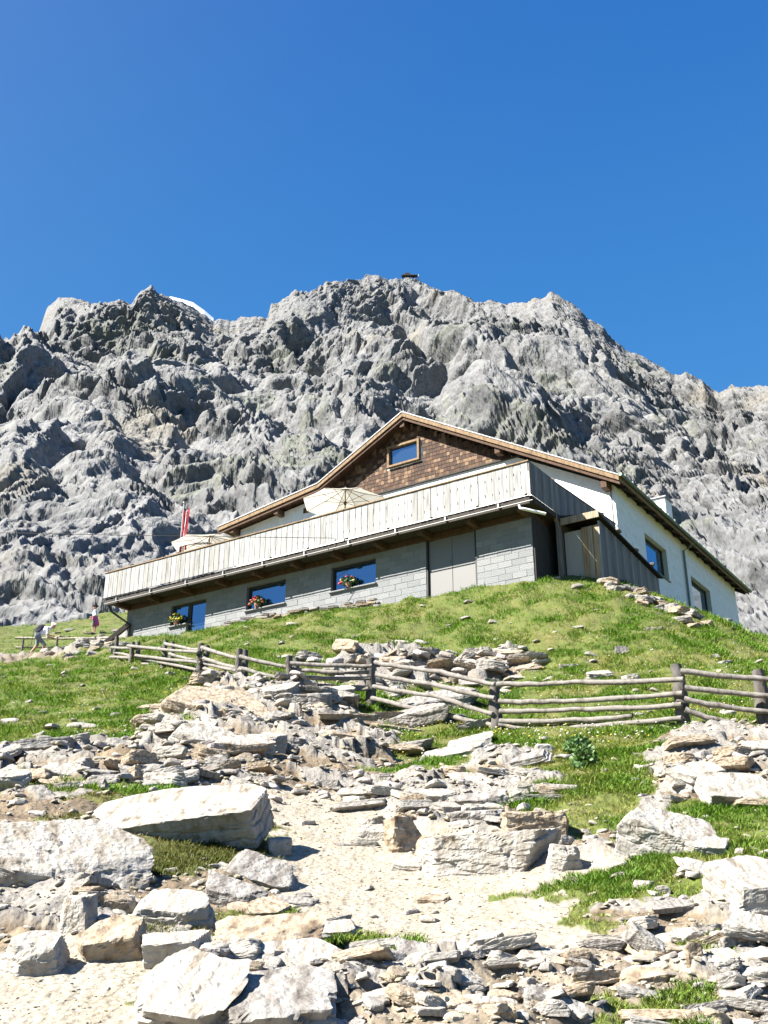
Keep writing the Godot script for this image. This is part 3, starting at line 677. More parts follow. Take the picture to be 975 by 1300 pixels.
func crest_d(th: float) -> float:
	return 330.0 + 26.0 * sin(th * 9.0 + 0.6) + 12.0 * sin(th * 23.0)

func build_mountain() -> void:
	var big := noise(11, 1.0 / 120.0, 2)
	var gul := noise(12, 1.0 / 40.0, 4, true)
	var sml := noise(13, 1.0 / 13.0, 5, true)
	sml.fractal_gain = 0.6
	var bed := noise(14, 1.0 / 9.0, 5, true)
	var bed2 := noise(22, 1.0 / 3.6, 4)
	bed2.fractal_gain = 0.6
	bed.fractal_gain = 0.6
	var lay := noise(23, 1.0 / 50.0, 3)
	var tint := noise(15, 1.0 / 45.0, 4)
	var grain := noise(16, 1.0 / 3.0, 4)
	grain.fractal_gain = 0.65
	var jag := noise(17, 30.0, 5)
	var wrp := noise(19, 1.0 / 26.0, 3)
	var chip := cells(21, 1.0 / 8.0, true)
	var belt := noise(24, 1.0 / 85.0, 3)
	var nt := 920
	var ns := 600
	var v := PackedVector3Array()
	var col := PackedColorArray()
	v.resize(nt * ns)
	col.resize(nt * ns)
	for j in nt:
		var th := deg_to_rad(lerpf(-42.0, 42.0, j / float(nt - 1)))
		var es := 0.0
		for q in 9: es += ridge_at(th + (q - 4) * 0.022) / 9.0
		var e := ridge_at(th) + jag.get_noise_1d(th) * 0.009
		var en := 0.0
		for q in 7: en += ridge_at(th + (q - 3) * 0.007) / 7.0
		es = minf(es, en + 0.008)
		var dr := crest_d(th)
		var y1 := EYE + e * dr
		var ym := EYE + es * dr
		var y0 := EYE + 0.22 * 62.0
		var st := sin(th)
		var ct := -cos(th)
		var out := Vector3(-st * 0.80, 0.60, -ct * 0.80)
		for i in ns:
			var s := i / float(ns - 21)
			var p: Vector3
			var k := 1.0
			if s <= 1.0:
				var d := lerpf(62.0, dr, s)
				p = Vector3(st * d, lerpf(y0, ym, s) + (y1 - ym) * smoothstep(0.72, 1.0, s), ct * d)
				k = minf(1.0, (1.0 - s) * 6.0 + 0.05) * minf(1.0, 0.04 + s * 2.4)
			else:
				var d := dr + (s - 1.0) * 1200.0
				p = Vector3(st * d, y1 - (s - 1.0) * 1600.0, ct * d)
				k = 0.2
			# bedding that dips to the right; v runs across the beds, u along them
			var wa := wrp.get_noise_3dv(p) * 9.0
			var wb := wrp.get_noise_3dv(p + Vector3(170, 0, 0)) * 9.0
			var tilt := 0.30 + lay.get_noise_3dv(p) * 0.55
			var av := p.y * 0.95 + p.x * tilt + wa
			var au := p.x * 0.95 - p.y * tilt + wb
			var az := p.z * 0.5
			var bq := Vector3(au * 0.24, av * 1.0, az * 0.35)
			# gullies run down the fall line
			var m := gul.get_noise_3d(p.x + p.y * 0.30 + wa, p.y * 0.32, az * 0.6)
			var s1 := bed.get_noise_3dv(bq)
			var s2 := bed2.get_noise_3dv(bq * Vector3(0.7, 1.1, 0.8))
			var h := (big.get_noise_3dv(p) * 13.0 - (m + 0.2) * 11.0) * k
			var rg := clampf(0.72 + belt.get_noise_3d(au * 0.8, av * 1.6, az) * 1.6, 0.28, 1.3)
			h += ((s1 - 0.1) * -2.5 + s2 * 1.6 - (sml.get_noise_3d(au * 0.45, av, az) - 0.1) * 1.5) * minf(k + 0.25, 1.0) * rg
			var g := grain.get_noise_3d(au * 0.6, av * 1.2, az)
			h += (minf((chip.get_noise_3d(au * 0.55, av * 1.2, az) + 1.0) * 2.2, 1.0) - 0.7) * 1.1 * rg + g * (0.35 + 0.5 * rg)
			v[i * nt + j] = p + out * h
			var t := tint.get_noise_3dv(p)
			var c := Color(0.125, 0.130, 0.138).lerp(Color(0.240, 0.245, 0.250), clampf(0.5 + g * 0.7 + s2 * 0.5 + t * 0.25 + (0.72 - rg) * 0.35, 0, 1))
			if t > 0.22: c = c.lerp(Color(0.19, 0.165, 0.115), clampf((t - 0.22) * 2.0, 0, 0.45))
			elif t < -0.32 and g > 0.0: c = c.lerp(Color(0.14, 0.16, 0.09), 0.35)
			col[i * nt + j] = c
	var n := PackedVector3Array()
	n.resize(nt * ns)
	var idx := PackedInt32Array()
	idx.resize((nt - 1) * (ns - 1) * 6)
	var w := 0
	for i in ns:
		for j in nt:
			var o := i * nt + j
			var du := v[i * nt + mini(j + 1, nt - 1)] - v[i * nt + maxi(j - 1, 0)]
			var dv := v[mini(i + 1, ns - 1) * nt + j] - v[maxi(i - 1, 0) * nt + j]
			n[o] = du.cross(dv).normalized()
			if i < ns - 1 and j < nt - 1:
				idx[w] = o; idx[w + 1] = o + nt; idx[w + 2] = o + 1
				idx[w + 3] = o + 1; idx[w + 4] = o + nt; idx[w + 5] = o + nt + 1
				w += 6
	var g := part("mountain", arr_mesh(v, n, col, idx), M.cliff, self)
	g.set_meta("kind", "structure")
	# old snow lying behind the saddle of the ridge
	var sn := Poly.new()
	var rows := [[-0.2585, 0.661, 0.640], [-0.247, 0.6655, 0.640], [-0.235, 0.6640, 0.635], [-0.222, 0.6615, 0.635], [-0.209, 0.653, 0.630], [-0.198, 0.6440, 0.625]]
	for i in rows.size() - 1:
		var a = rows[i]
		var b = rows[i + 1]
		var da := crest_d(a[0]) + 34.0
		var db := crest_d(b[0]) + 34.0
		var pts := []
		for q in [[a, da, 1], [b, db, 1], [b, db - 31.0, 2], [a, da - 31.0, 2]]:
			pts.append(Vector3(sin(q[0][0]) * q[1], EYE + q[0][q[2]] * q[1], -cos(q[0][0]) * q[1]))
		var back := Vector3(0, -14, -30)
		sn.quad(pts[3], pts[2], pts[1], pts[0])
		sn.quad(pts[0], pts[1], pts[1] + back, pts[0] + back)
	var snow := part("snow_patch", sn.done(), mat(lin(0.85, 0.87, 0.9), 0.8), self)
	tag(snow, "white patch of old snow on the mountain ridge saddle", "snow")

# ---------------------------------------------------------------- stones
var dirs := {}
func sphere_dirs(res: int) -> PackedVector3Array:
	if dirs.has(res): return dirs[res]
	var v := PackedVector3Array()
	for f in 6:
		for i in res + 1:
			for j in res + 1:
				var a := tan((i / float(res) - 0.5) * PI * 0.5)
				var b := tan((j / float(res) - 0.5) * PI * 0.5)
				var s := 1.0 if f % 2 == 0 else -1.0
				var p := Vector3(s, a, b * s) if f < 2 else (Vector3(b * s, s, a) if f < 4 else Vector3(a, b * s, s))
				v.append(p.normalized())
	dirs[res] = v
	return v

# a broken block: a body cut by planes, split along its bedding, with chipped plates and cracks
func rock_mesh(seed_: int, size: Vector3, res: int, sharp := 30.0, layers := 0.05, rough := 0.05, flat := false, rise := 0.7) -> ArrayMesh:
	var g := RandomNumberGenerator.new()
	g.seed = seed_
	var pn := PackedVector3Array()
	for ax in 3:
		for s in [-1.0, 1.0]:
			var n := Vector3(g.randf_range(-0.34, 0.34), g.randf_range(-0.2, 0.2), g.randf_range(-0.34, 0.34))
			if ax == 1: n *= 0.4
			n[ax] = s
			pn.append(n.normalized() / g.randf_range(0.82, 1.0))
	for k in (5 if rise < 0.3 else 8):
		var n := Vector3(g.randf_range(-1, 1), g.randf_range(-0.15, rise), g.randf_range(-1, 1)).normalized()
		pn.append(n / (g.randf_range(0.98, 1.28) if rise < 0.3 else g.randf_range(0.86, 1.16)))
	var nz := noise(seed_, 1.0, 3)
	var rz := noise(seed_ + 5, 0.8, 2, true)
	var lz := noise(seed_ + 9, 1.0, 1)
	var cz := cells(seed_ + 3, 1.0)
	var d := sphere_dirs(res)
	var mn := minf(size.y * 1.6, minf(size.x, size.z))
	var fq := 2.6 / maxf(mn, 0.02)
	var lh := maxf(size.y, mn * 0.4) * 0.27
	var v := PackedVector3Array()
	v.resize(d.size())
	for i in d.size():
		var u := d[i]
		var s := 0.0
		for n in pn:
			var t := n.dot(u)
			if t > 0.4: s += pow(t, sharp)
		var r := pow(s, -1.0 / sharp)
		var p := u * r * size * 0.5
		var q := p * fq
		var wv := Vector3(nz.get_noise_3dv(q * 0.9), nz.get_noise_3dv(q * 0.9 + Vector3(30, 0, 0)), nz.get_noise_3dv(q * 0.9 + Vector3(0, 30, 0))) * 0.18
		var l := (p.y + p.x * 0.10 + p.z * 0.08) / lh + nz.get_noise_3dv(q * 0.3) * 1.2
		var lf := l - floorf(l)
		var a := lz.get_noise_2d(floorf(l) * 13.7, 0.0)
		var b := lz.get_noise_2d((floorf(l) + 1.0) * 13.7, 0.0)
		var k := 1.0 + lerpf(a, b, smoothstep(0.88, 1.0, lf)) * layers * 2.6 - layers * 0.7 * smoothstep(0.10, 0.0, minf(lf, 1.0 - lf))
		p.x *= k
		p.z *= k
		var c := rz.get_noise_3dv(q * 0.45)
		var qs := Vector3(q.x * 0.6 + q.y * 0.2, q.y * 1.7 - q.x * 0.15, q.z * 0.6) + wv
		var skin := cz.get_noise_3dv(qs) * rough * 0.8 + cz.get_noise_3dv(qs * 2.6) * rough * 0.35 + nz.get_noise_3dv(q * 5.0) * rough * 0.3
		if c > 0.72: skin -= (c - 0.72) * rough * 6.0
		p += u * skin * mn
		v[i] = p.snapped(Vector3(0.0004, 0.0004, 0.0004))
	var st := SurfaceTool.new()
	st.begin(Mesh.PRIMITIVE_TRIANGLES)
	st.set_smooth_group(-1 if flat else 0)
	var w := res + 1
	for f in 6:
		var o := f * w * w
		for i in res:
			for j in res:
				var a := o + i * w + j
				var q := [a, a + 1, a + w + 1, a, a + w + 1, a + w]
				var nn := (v[q[2]] - v[q[0]]).cross(v[q[1]] - v[q[0]])
				var flip := nn.dot(d[q[0]]) < 0.0
				for t in 2:
					for e in 3: st.add_vertex(v[q[t * 3 + ([0, 2, 1][e] if flip else e)]])
	st.generate_normals()
	return st.commit()

var stone_shapes: Array = []
var flat_shapes: Array = []
func stone_node(called: String, mesh: Mesh, m: Material, at: Vector3, size: Vector3, rot: Vector3, parent: Node = self) -> MeshInstance3D:
	var b := Basis.from_euler(rot) * Basis.from_scale(size)
	return part(called, mesh, m, parent, Transform3D(b, at))

func build_stones() -> void:
	for k in 9: stone_shapes.append(rock_mesh(300 + k, Vector3(1, 0.55, 0.8), 11, 34.0, 0.03, 0.035, true))
	for k in 8: flat_shapes.append(rock_mesh(340 + k, Vector3(1, 0.28, 0.75), 16, 70.0, 0.022, 0.03, true, 0.2))
	var i := 0
	for b in BOULDERS:
		var sz: Vector3 = b[1]
		var at: Vector3 = b[0]
		var tall := Vector3(sz.x, sz.y * 1.5, sz.z)
		var mesh := rock_mesh(500 + i * 7, tall, 38 if sz.x > 0.6 else 24, 72.0, 0.04 if sz.y < sz.x * 0.45 else 0.02, 0.022 if sz.y < sz.x * 0.45 else 0.03, true, 0.2 if sz.y < sz.x * 0.5 else 0.5)
		var o := part("boulder", mesh, [M.rock_pale, M.rock_grey, M.rock_tan][b[5]], self)
		var bas := Basis(Vector3.UP, deg_to_rad(b[2])) * Basis(Vector3.RIGHT, deg_to_rad(b[3])) * Basis(Vector3.BACK, deg_to_rad(b[4]))
		# let it sink until its underside meets the ground
		var gy := ground_y(at.x, at.z)
		var low: float = at.y - sz.y * 0.42
		if low > gy: at.y -= minf(low - gy, sz.y * 0.4)
		at -= bas.y * sz.y * 0.25
		o.transform = Transform3D(bas, at)
		tag(o, b[6], "boulder", "large boulders of the slope")
		i += 1
	for b in SLABS:
		var at := Vector3(b.x, ground_y(b.x, b.y), b.y)
		var w: float = b.z
		var o := stone_node("flat_boulder", flat_shapes[rng.randi() % 8], [M.rock_pale, M.rock_tan, M.rock_tan, M.rock_grey][rng.randi() % 4], at + Vector3(0, -w * 0.02, 0), Vector3(w, w * rng.randf_range(0.5, 0.95), w * rng.randf_range(0.6, 1.0)), Vector3(rng.randf_range(0.1, 0.42), rng.randf_range(-0.5, 0.5) + (PI if rng.randf() < 0.5 else 0.0), rng.randf_range(-0.22, 0.12)))
		tag(o, "%s %s layered flat boulder half buried %s" % [size_of(w, 0.4, 0.7), tone_of(o), "in the stony middle slope" if Vector2(b.x, b.y).length() > 7.5 else "in the ground beside the path"], "boulder", "half-buried flat boulders of the slope")
	# flat stones heaped behind the fence
	for h in HEAP:
		var s: float = h.z
		var y := ground_y(h.x, h.y) + rng.randf_range(-0.03, 0.05)
		var o := stone_node("flat_stone", flat_shapes[rng.randi() % 8], [M.rock_pale, M.rock_pale, M.rock_tan][rng.randi() % 3], Vector3(h.x, y, h.y), Vector3(s, s * rng.randf_range(0.4, 0.65), s), Vector3(rng.randf_range(0.25, 0.55), rng.randf() * TAU, rng.randf_range(-0.15, 0.15)))
		tag(o, "%s flat %s stone in the heap behind the rail fence" % [size_of(s, 0.35, 0.5), tone_of(o)], "stone", "flat stones heaped behind the fence")
	for h in TALUS:
		var s: float = h.z * 0.8
		var o := stone_node("rough_stone", stone_shapes[rng.randi() % 9], [M.rock_pale, M.rock_grey, M.rock_tan][rng.randi() % 3], Vector3(h.x, ground_y(h.x, h.y) + s * 0.06, h.y), Vector3(s, s * 0.7, s), Vector3(rng.randf_range(-0.3, 0.3), rng.randf() * TAU, rng.randf_range(-0.3, 0.3)))
		tag(o, "%s rough %s stone banked up %s" % [size_of(s, 0.38, 0.55), tone_of(o), "by the hikers' path" if h.x < 0.0 else "along the lean-to flank"], "stone", "rough stones banked up around the hut")
	# loose stones: the largest in view one by one, the rest as rubble
	var cand := []
	while cand.size() < 4200:
		var th := deg_to_rad(rng.randf_range(-24, 24))
		var d := exp(rng.randf_range(log(3.4), log(34.0)))
		var x := sin(th) * d
		var z := -cos(th) * d
		if in_hut(x, z): continue
		var c := cover(x, z)
		var chance := c.a * 1.0 + c.g * 0.35 + c.r * 0.05 + c.b * 0.04
		if rng.randf() > chance: continue
		var s := d * 0.008 * (0.35 + pow(rng.randf(), 3.2) * (3.6 if c.a > 0.4 else 2.0))
		cand.append([s / d, x, z, s])
	cand.sort_custom(func(p, q): return p[0] > q[0])
	var tf := PackedFloat32Array()
	var cnt := 0
	for k in cand.size():
		var c = cand[k]
		var rot := Vector3(rng.randf_range(-0.1, 0.5), rng.randf() * TAU, rng.randf_range(-0.3, 0.3))
		var sz: Vector3 = Vector3(1.15, rng.randf_range(0.6, 1.0), rng.randf_range(0.7, 1.2)) * c[3]
		var at := Vector3(c[1], ground_y(c[1], c[2]) + c[3] * 0.08, c[2])
		if k < 240:
			var o := stone_node("loose_stone", (stone_shapes if k % 3 else flat_shapes)[rng.randi() % 8], [M.rock_pale, M.rock_pale, M.rock_grey, M.rock_tan][rng.randi() % 4], at, sz, rot)
			var cc := cover(at.x, at.z)
			var where := "on the sandy path" if cc.b > 0.45 else ("on the turf" if cc.r > 0.45 else ("on brown bare soil" if cc.g > cc.a else ("in the rubble by the path" if Vector2(at.x, at.z).length() < 7.5 else "on the stony middle slope")))
			tag(o, "%s loose %s %s stone lying %s" % [size_of(c[3], 0.10, 0.22), tone_of(o), "angular" if k % 3 else "flat", where], "stone", "loose stones strewn over the slope")
		else:
			var b := Basis.from_euler(rot) * Basis.from_scale(sz)
			tf.append_array([b.x.x, b.y.x, b.z.x, at.x, b.x.y, b.y.y, b.z.y, at.y, b.x.z, b.y.z, b.z.z, at.z])
			var t := rng.randf_range(0.7, 1.1)
			tf.append_array([0.30 * t, 0.28 * t * rng.randf_range(0.94, 1.0), 0.25 * t * rng.randf_range(0.88, 1.03), 1.0])
			cnt += 1
	# grit and pebbles on the path and between the stones
	var more := 0
	while more < 16000:
		var th := deg_to_rad(rng.randf_range(-24, 24))
		var d := exp(rng.randf_range(log(3.3), log(22.0)))
		var x := sin(th) * d
		var z := -cos(th) * d
		var c := cover(x, z)
		if rng.randf() > c.a + c.g * 0.7 + c.b * 0.5 + c.r * 0.04: continue
		var s := d * 0.0016 * (0.6 + pow(rng.randf(), 4.0) * (5.0 if c.b < 0.5 else 2.0))
		var rot := Vector3(rng.randf_range(-0.4, 0.4), rng.randf() * TAU, rng.randf_range(-0.4, 0.4))
		var b := Basis.from_euler(rot) * Basis.from_scale(Vector3(s * 1.2, s * 0.8, s))
		tf.append_array([b.x.x, b.y.x, b.z.x, x, b.x.y, b.y.y, b.z.y, ground_y(x, z) + s * 0.1, b.x.z, b.y.z, b.z.z, z])
		var t := rng.randf_range(0.6, 1.1)
		tf.append_array([0.32 * t, 0.285 * t, 0.23 * t * rng.randf_range(0.8, 1.05), 1.0])
		more += 1
	var mm := MultiMesh.new()
	mm.transform_format = MultiMesh.TRANSFORM_3D
	mm.use_colors = true
	mm.mesh = rock_mesh(777, Vector3(1, 0.4, 0.75), 5, 40.0, 0.0, 0.02, true)
	mm.instance_count = tf.size() / 16
	mm.buffer = tf
	var o := MultiMeshInstance3D.new()
	o.multimesh = mm
	o.material_override = M.rubble
	o.name = "rubble"
	add_child(o)
	tag(o, "small pale rubble and grit strewn over path and slope", "rubble", "", "stuff")

func size_of(s: float, lo: float, hi: float) -> String:
	return "small" if s < lo else ("big" if s > hi else "middling")

func tone_of(o: MeshInstance3D) -> String:
	return "grey" if o.material_override == M.rock_grey else ("tan" if o.material_override == M.rock_tan else "pale")

func in_hut(x: float, z: float) -> bool:
	var p := hut_xf.affine_inverse() * Vector3(x, 0, z)
	var a := -p.x
	var b := -p.z
	return (a > 0.35 and a < 19.0 and b > 0.85 and b < 24.0) or (a > -1.25 and a < 0.5 and b > 2.3 and b < 8.0)

# ---------------------------------------------------------------- grass and shrub
func blade_mesh(blades: int, seed_: int, spread: float, wide: float) -> ArrayMesh:
	var g := RandomNumberGenerator.new()
	g.seed = seed_
	var v := PackedVector3Array()
	var n := PackedVector3Array()
	for k in blades:
		var a := g.randf() * TAU
		var r := sqrt(g.randf()) * spread
		var o := Vector3(cos(a) * r, -0.12, sin(a) * r)
		var lean := Vector3(cos(a) * r * 1.1 + g.randf_range(-0.35, 0.35), 0, sin(a) * r * 1.1 + g.randf_range(-0.35, 0.35))
		var h := g.randf_range(0.55, 1.1)
		var yaw := g.randf() * TAU
		var side := Vector3(cos(yaw), 0, sin(yaw)) * wide * g.randf_range(0.7, 1.2)
		var m := o + lean * 0.35 + Vector3(0, h * 0.6, 0)
		var t := o + lean + Vector3(0, h, 0)
		var nn := side.cross(m - o).normalized()
		if nn.y < 0: nn = -nn
		nn = (nn + Vector3.UP * 0.6).normalized()
		v.append_array([o - side, m - side * 0.8, o + side, o + side, m - side * 0.8, m + side * 0.8, m - side * 0.8, t, m + side * 0.8])
		for q in 9: n.append(nn)
	return arr_mesh(v, n)

func build_grass() -> void:
	var kinds := [blade_mesh(12, 1, 0.6, 0.035), blade_mesh(14, 2, 0.7, 0.03), blade_mesh(10, 3, 0.5, 0.04)]
	var bufs := [PackedFloat32Array(), PackedFloat32Array(), PackedFloat32Array()]
	var tries := 0
	var n := 0
	while tries < 420000:
		tries += 1
		var th := deg_to_rad(rng.randf_range(-26, 26))
		var d := exp(rng.randf_range(log(3.4), log(88.0)))
		var x := sin(th) * d
		var z := -cos(th) * d
		var c := cover(x, z)
		var p := n_patch.get_noise_2d(x, z)
		var f := n_fine.get_noise_2d(x, z)
		var keep := c.r + p * 0.32 + f * 0.16 - maxf(c.g - p * 0.22 + f * 0.1, maxf(c.b - f * 0.05, c.a + f * 0.22))
		if rng.randf() > clampf(keep * 2.2 + 0.34, 0.0, 1.0) - clampf(p - 0.25, 0.0, 1.0) * 0.6: continue
		if in_hut(x, z): continue
		var y := base_y(x, z) + relief(x, z, c)
		var lush := n_lush.get_noise_2d(x, z)
		if lush < -0.12 and rng.randf() < 0.75: continue
		var s := rng.randf_range(0.022, 0.062) * clampf(0.32 + d / 20.0, 0.5, 1.6) * (1.0 + maxf(lush, 0.0) * 1.6)
		if d > 40.0: s *= 0.8
		var yaw := rng.randf() * TAU
		var b := Basis(Vector3.UP, yaw) * Basis.from_scale(Vector3(s * 1.25, s * rng.randf_range(0.7, 1.15), s * 1.25))
		b = Basis(Vector3.RIGHT, rng.randf_range(-0.1, 0.25)) * b
		var k := rng.randi() % 3
		var buf: PackedFloat32Array = bufs[k]
		buf.append_array([b.x.x, b.y.x, b.z.x, x, b.x.y, b.y.y, b.z.y, y, b.x.z, b.y.z, b.z.z, z])
		var dry := clampf(0.36 + p * 0.6 - lush * 0.9 + rng.randf_range(-0.3, 0.3), 0, 1)
		var col := Color(0.098, 0.205, 0.012).lerp(Color(0.240, 0.250, 0.048), dry)
		if x < -0.6 and d < 9.6:
			# the olive moss cushion between the big slabs
			col = Color(0.085, 0.105, 0.014).lerp(Color(0.17, 0.125, 0.035), clampf(dry + 0.1, 0, 1))
			b = b.scaled(Vector3(0.75, 0.75, 0.75))
			buf.resize(buf.size() - 12)
			buf.append_array([b.x.x, b.y.x, b.z.x, x, b.x.y, b.y.y, b.z.y, y, b.x.z, b.y.z, b.z.z, z])
		buf.append_array([col.r, col.g, col.b, 1.0])
		bufs[k] = buf
		n += 1
	# lush tufts here and there on the mound and beside the path
	for k in 3:
		var mm := MultiMesh.new()
		mm.transform_format = MultiMesh.TRANSFORM_3D
		mm.use_colors = true
		mm.mesh = kinds[k]
		mm.instance_count = bufs[k].size() / 16
		mm.buffer = bufs[k]
		var o := MultiMeshInstance3D.new()
		o.multimesh = mm
		o.material_override = M.grass
		o.name = numbered("grass")
		add_child(o)
		tag(o, ["short green alpine grass covering the slope", "tussocky alpine grass mixed into the slope turf", "fine yellowish alpine grass between the stones"][k], "grass", "", "stuff")
	var fb := PackedFloat32Array()
	while fb.size() < 16 * 900:
		var th := deg_to_rad(rng.randf_range(-18, 20))
		var d := exp(rng.randf_range(log(13.0), log(31.0)))
		var x := sin(th) * d
		var z := -cos(th) * d
		var c := cover(x, z)
		if c.r < 0.7 or in_hut(x, z) or n_lush.get_noise_2d(x * 0.5, z * 0.5) < 0.0: continue
		var s := rng.randf_range(0.018, 0.04)
		fb.append_array([s, 0, 0, x, 0, s * 0.6, 0, base_y(x, z) + relief(x, z, c) + rng.randf_range(0.06, 0.13), 0, 0, s, z])
		var yel := rng.randf() < 0.35
		fb.append_array([0.62, 0.60 if not yel else 0.50, 0.56 if not yel else 0.06, 1.0])
	var fm := MultiMesh.new()
	fm.transform_format = MultiMesh.TRANSFORM_3D
	fm.use_colors = true
	fm.mesh = rock_mesh(43, Vector3(1, 1, 1), 2, 6.0, 0.0, 0.1)
	fm.instance_count = fb.size() / 16
	fm.buffer = fb
	var fo := MultiMeshInstance3D.new()
	fo.multimesh = fm
	fo.material_override = M.rubble
	fo.name = "wildflowers"
	add_child(fo)
	tag(fo, "tiny white and yellow wildflowers dotted through the mound grass", "wildflowers", "", "stuff")
	print("grass ", n)

func leaf_ball(count: int, rad: Vector3, leaf: float, seed_: int) -> ArrayMesh:
	var g := RandomNumberGenerator.new()
	g.seed = seed_
	var v := PackedVector3Array()
	var n := PackedVector3Array()
	for k in count:
		var u := Vector3(g.randfn(), absf(g.randfn()), g.randfn()).normalized()
		var p := u * rad * pow(g.randf_range(0.15, 1.0), 0.45)
		var ax := Vector3(g.randf_range(-1, 1), g.randf_range(-0.3, 1), g.randf_range(-1, 1)).normalized()
		var sd := ax.cross(u + Vector3(0.01, 0, 0)).normalized() * leaf * 0.35
		var tip := p + (ax + u * 0.6).normalized() * leaf
		var mid := p.lerp(tip, 0.5) + u * leaf * 0.08
		var nn := (tip - p).cross(sd).normalized()
		if nn.dot(u) < 0: nn = -nn
		v.append_array([p, mid - sd, mid + sd, mid - sd, tip, mid + sd])
		for q in 6: n.append(nn)
	return arr_mesh(v, n)

func build_shrubs() -> void:
	var spots := [[Vector2(2.43, -12.68), Vector3(0.17, 0.19, 0.15), "dense dark green shrub on grass below the long rails"], [Vector2(2.14, -10.9), Vector3(0.14, 0.30, 0.12), "slim leafy green plant beside the path bank"]]
	var i := 0
	for s in spots:
		var at := Vector3(s[0].x, ground_y(s[0].x, s[0].y), s[0].y)
		var t := thing("shrub", s[2], "shrub", at)
		part("foliage", leaf_ball(900 if i == 0 else 260, s[1], 0.06, 60 + i), M.leaf, t)
		for k in 5:
			var a := k * 1.3
			part("stem", tube([Vector3(0, -0.05, 0), Vector3(cos(a) * s[1].x * 0.5, s[1].y * 0.7, sin(a) * s[1].z * 0.5)], [0.008, 0.004], 5), M.bark, t)
		i += 1

# ---------------------------------------------------------------- rail fences
func wavy(a: Vector3, b: Vector3, r: float, k: int, sag := 0.02) -> Array:
	var pts := []
	var rad := []
	for i in k + 1:
		var t := i / float(k)
		var p := a.lerp(b, t)
		p += Vector3(rng.randf_range(-1, 1), rng.randf_range(-1, 1), rng.randf_range(-1, 1)) * r * 0.22
		p.y -= sin(t * PI) * sag
		pts.append(p)
		rad.append(r * lerpf(1.08, 0.86, t) * rng.randf_range(0.93, 1.07))
	return [pts, rad]

func build_fences() -> void:
	var t: Node3D = thing("rail_fence", "weathered grey wooden rail fence with paired posts crossing the slope", "fence", POSTS[1][0])
	var o: Vector3 = POSTS[1][0]
	for i in POSTS.size():
		var a: Vector3 = POSTS[i][0]
		var b: Vector3 = POSTS[i][1]
		a.y = minf(a.y, ground_y(a.x, a.z)) - 0.15
		var r := 0.075 if i < 11 else 0.10
		var w := wavy(a - o, b - o, r, 6, 0.0)
		var pts: Array = w[0]
		var rad: Array = w[1]
		pts.append(pts[6] + Vector3(0, 0.02, 0)); rad.append(r * 0.6)
		part("post", tube(pts, rad, 9, 0.06), M.log_grey, t)
	for rl in RAILS:
		var pts := []
		var rad := []
		for s in rl.size() - 1:
			var w := wavy(rl[s] - o, rl[s + 1] - o, 0.042, 7, 0.015)
			for q in w[0].size():
				if s > 0 and q == 0: continue
				pts.append(w[0][q]); rad.append(w[1][q])
		part("rail", tube(pts, rad, 8, 0.07), M.log_rail, t)
	var f: Node3D = thing("path_railing", "low pale rail of two poles beside the bent hiker", "fence", FAR_RAIL[0])
	var fo: Vector3 = FAR_RAIL[0]
	for k in 2:
		var w := wavy(FAR_RAIL[k * 2] - fo, FAR_RAIL[k * 2 + 1] - fo, 0.05 - k * 0.012, 8)
		part("rail", tube(w[0], w[1], 7), M.log_pale, f)
	for q in [0.08, 0.42, 0.8]:
		var p: Vector3 = FAR_RAIL[0].lerp(FAR_RAIL[1], q)
		var gy := minf(ground_y(p.x, p.z), p.y - 0.5)
		part("post", tube([Vector3(p.x, gy - 0.1, p.z) - fo, p + Vector3(0, 0.06, 0) - fo], [0.055, 0.05], 7), M.log_grey, f)
	var tb := thing("timber_beam", "dark timber beam propped slanting on rocks by hut corner", "beam", Vector3(-11.86, 11.58, -39.60))
	var bm := part("beam", cube(Vector3(1.95, 0.2, 0.16), 0.012), M.timber_dark, tb)
	bm.position = Vector3(0.70, 0.65, 0)
	bm.rotation.z = atan2(1.25, 1.4)

# ---------------------------------------------------------------- the hut
var hut_xf: Transform3D
const UPB := 2.6
func hl(a: float, b: float, h: float) -> Vector3:
	return Vector3(-a, h + UPB, -b)

func rects(x0: float, x1: float, y0: float, y1: float, holes: Array) -> Array:
	var xs := [x0, x1]
	for r in holes:
		xs.append(clampf(r[0], x0, x1)); xs.append(clampf(r[1], x0, x1))
	xs.sort()
	var out := []
	for i in xs.size() - 1:
		if xs[i + 1] - xs[i] < 0.001: continue
		var mid: float = (xs[i] + xs[i + 1]) * 0.5
		var cuts := []
		for r in holes:
			if mid > r[0] and mid < r[1]: cuts.append([r[2], r[3]])
		cuts.sort_custom(func(p, q): return p[0] < q[0])
		var y := y0
		for c in cuts:
			if c[0] > y: out.append([xs[i], xs[i + 1], y, minf(c[0], y1)])
			y = maxf(y, c[1])
		if y < y1: out.append([xs[i], xs[i + 1], y, y1])
	return out

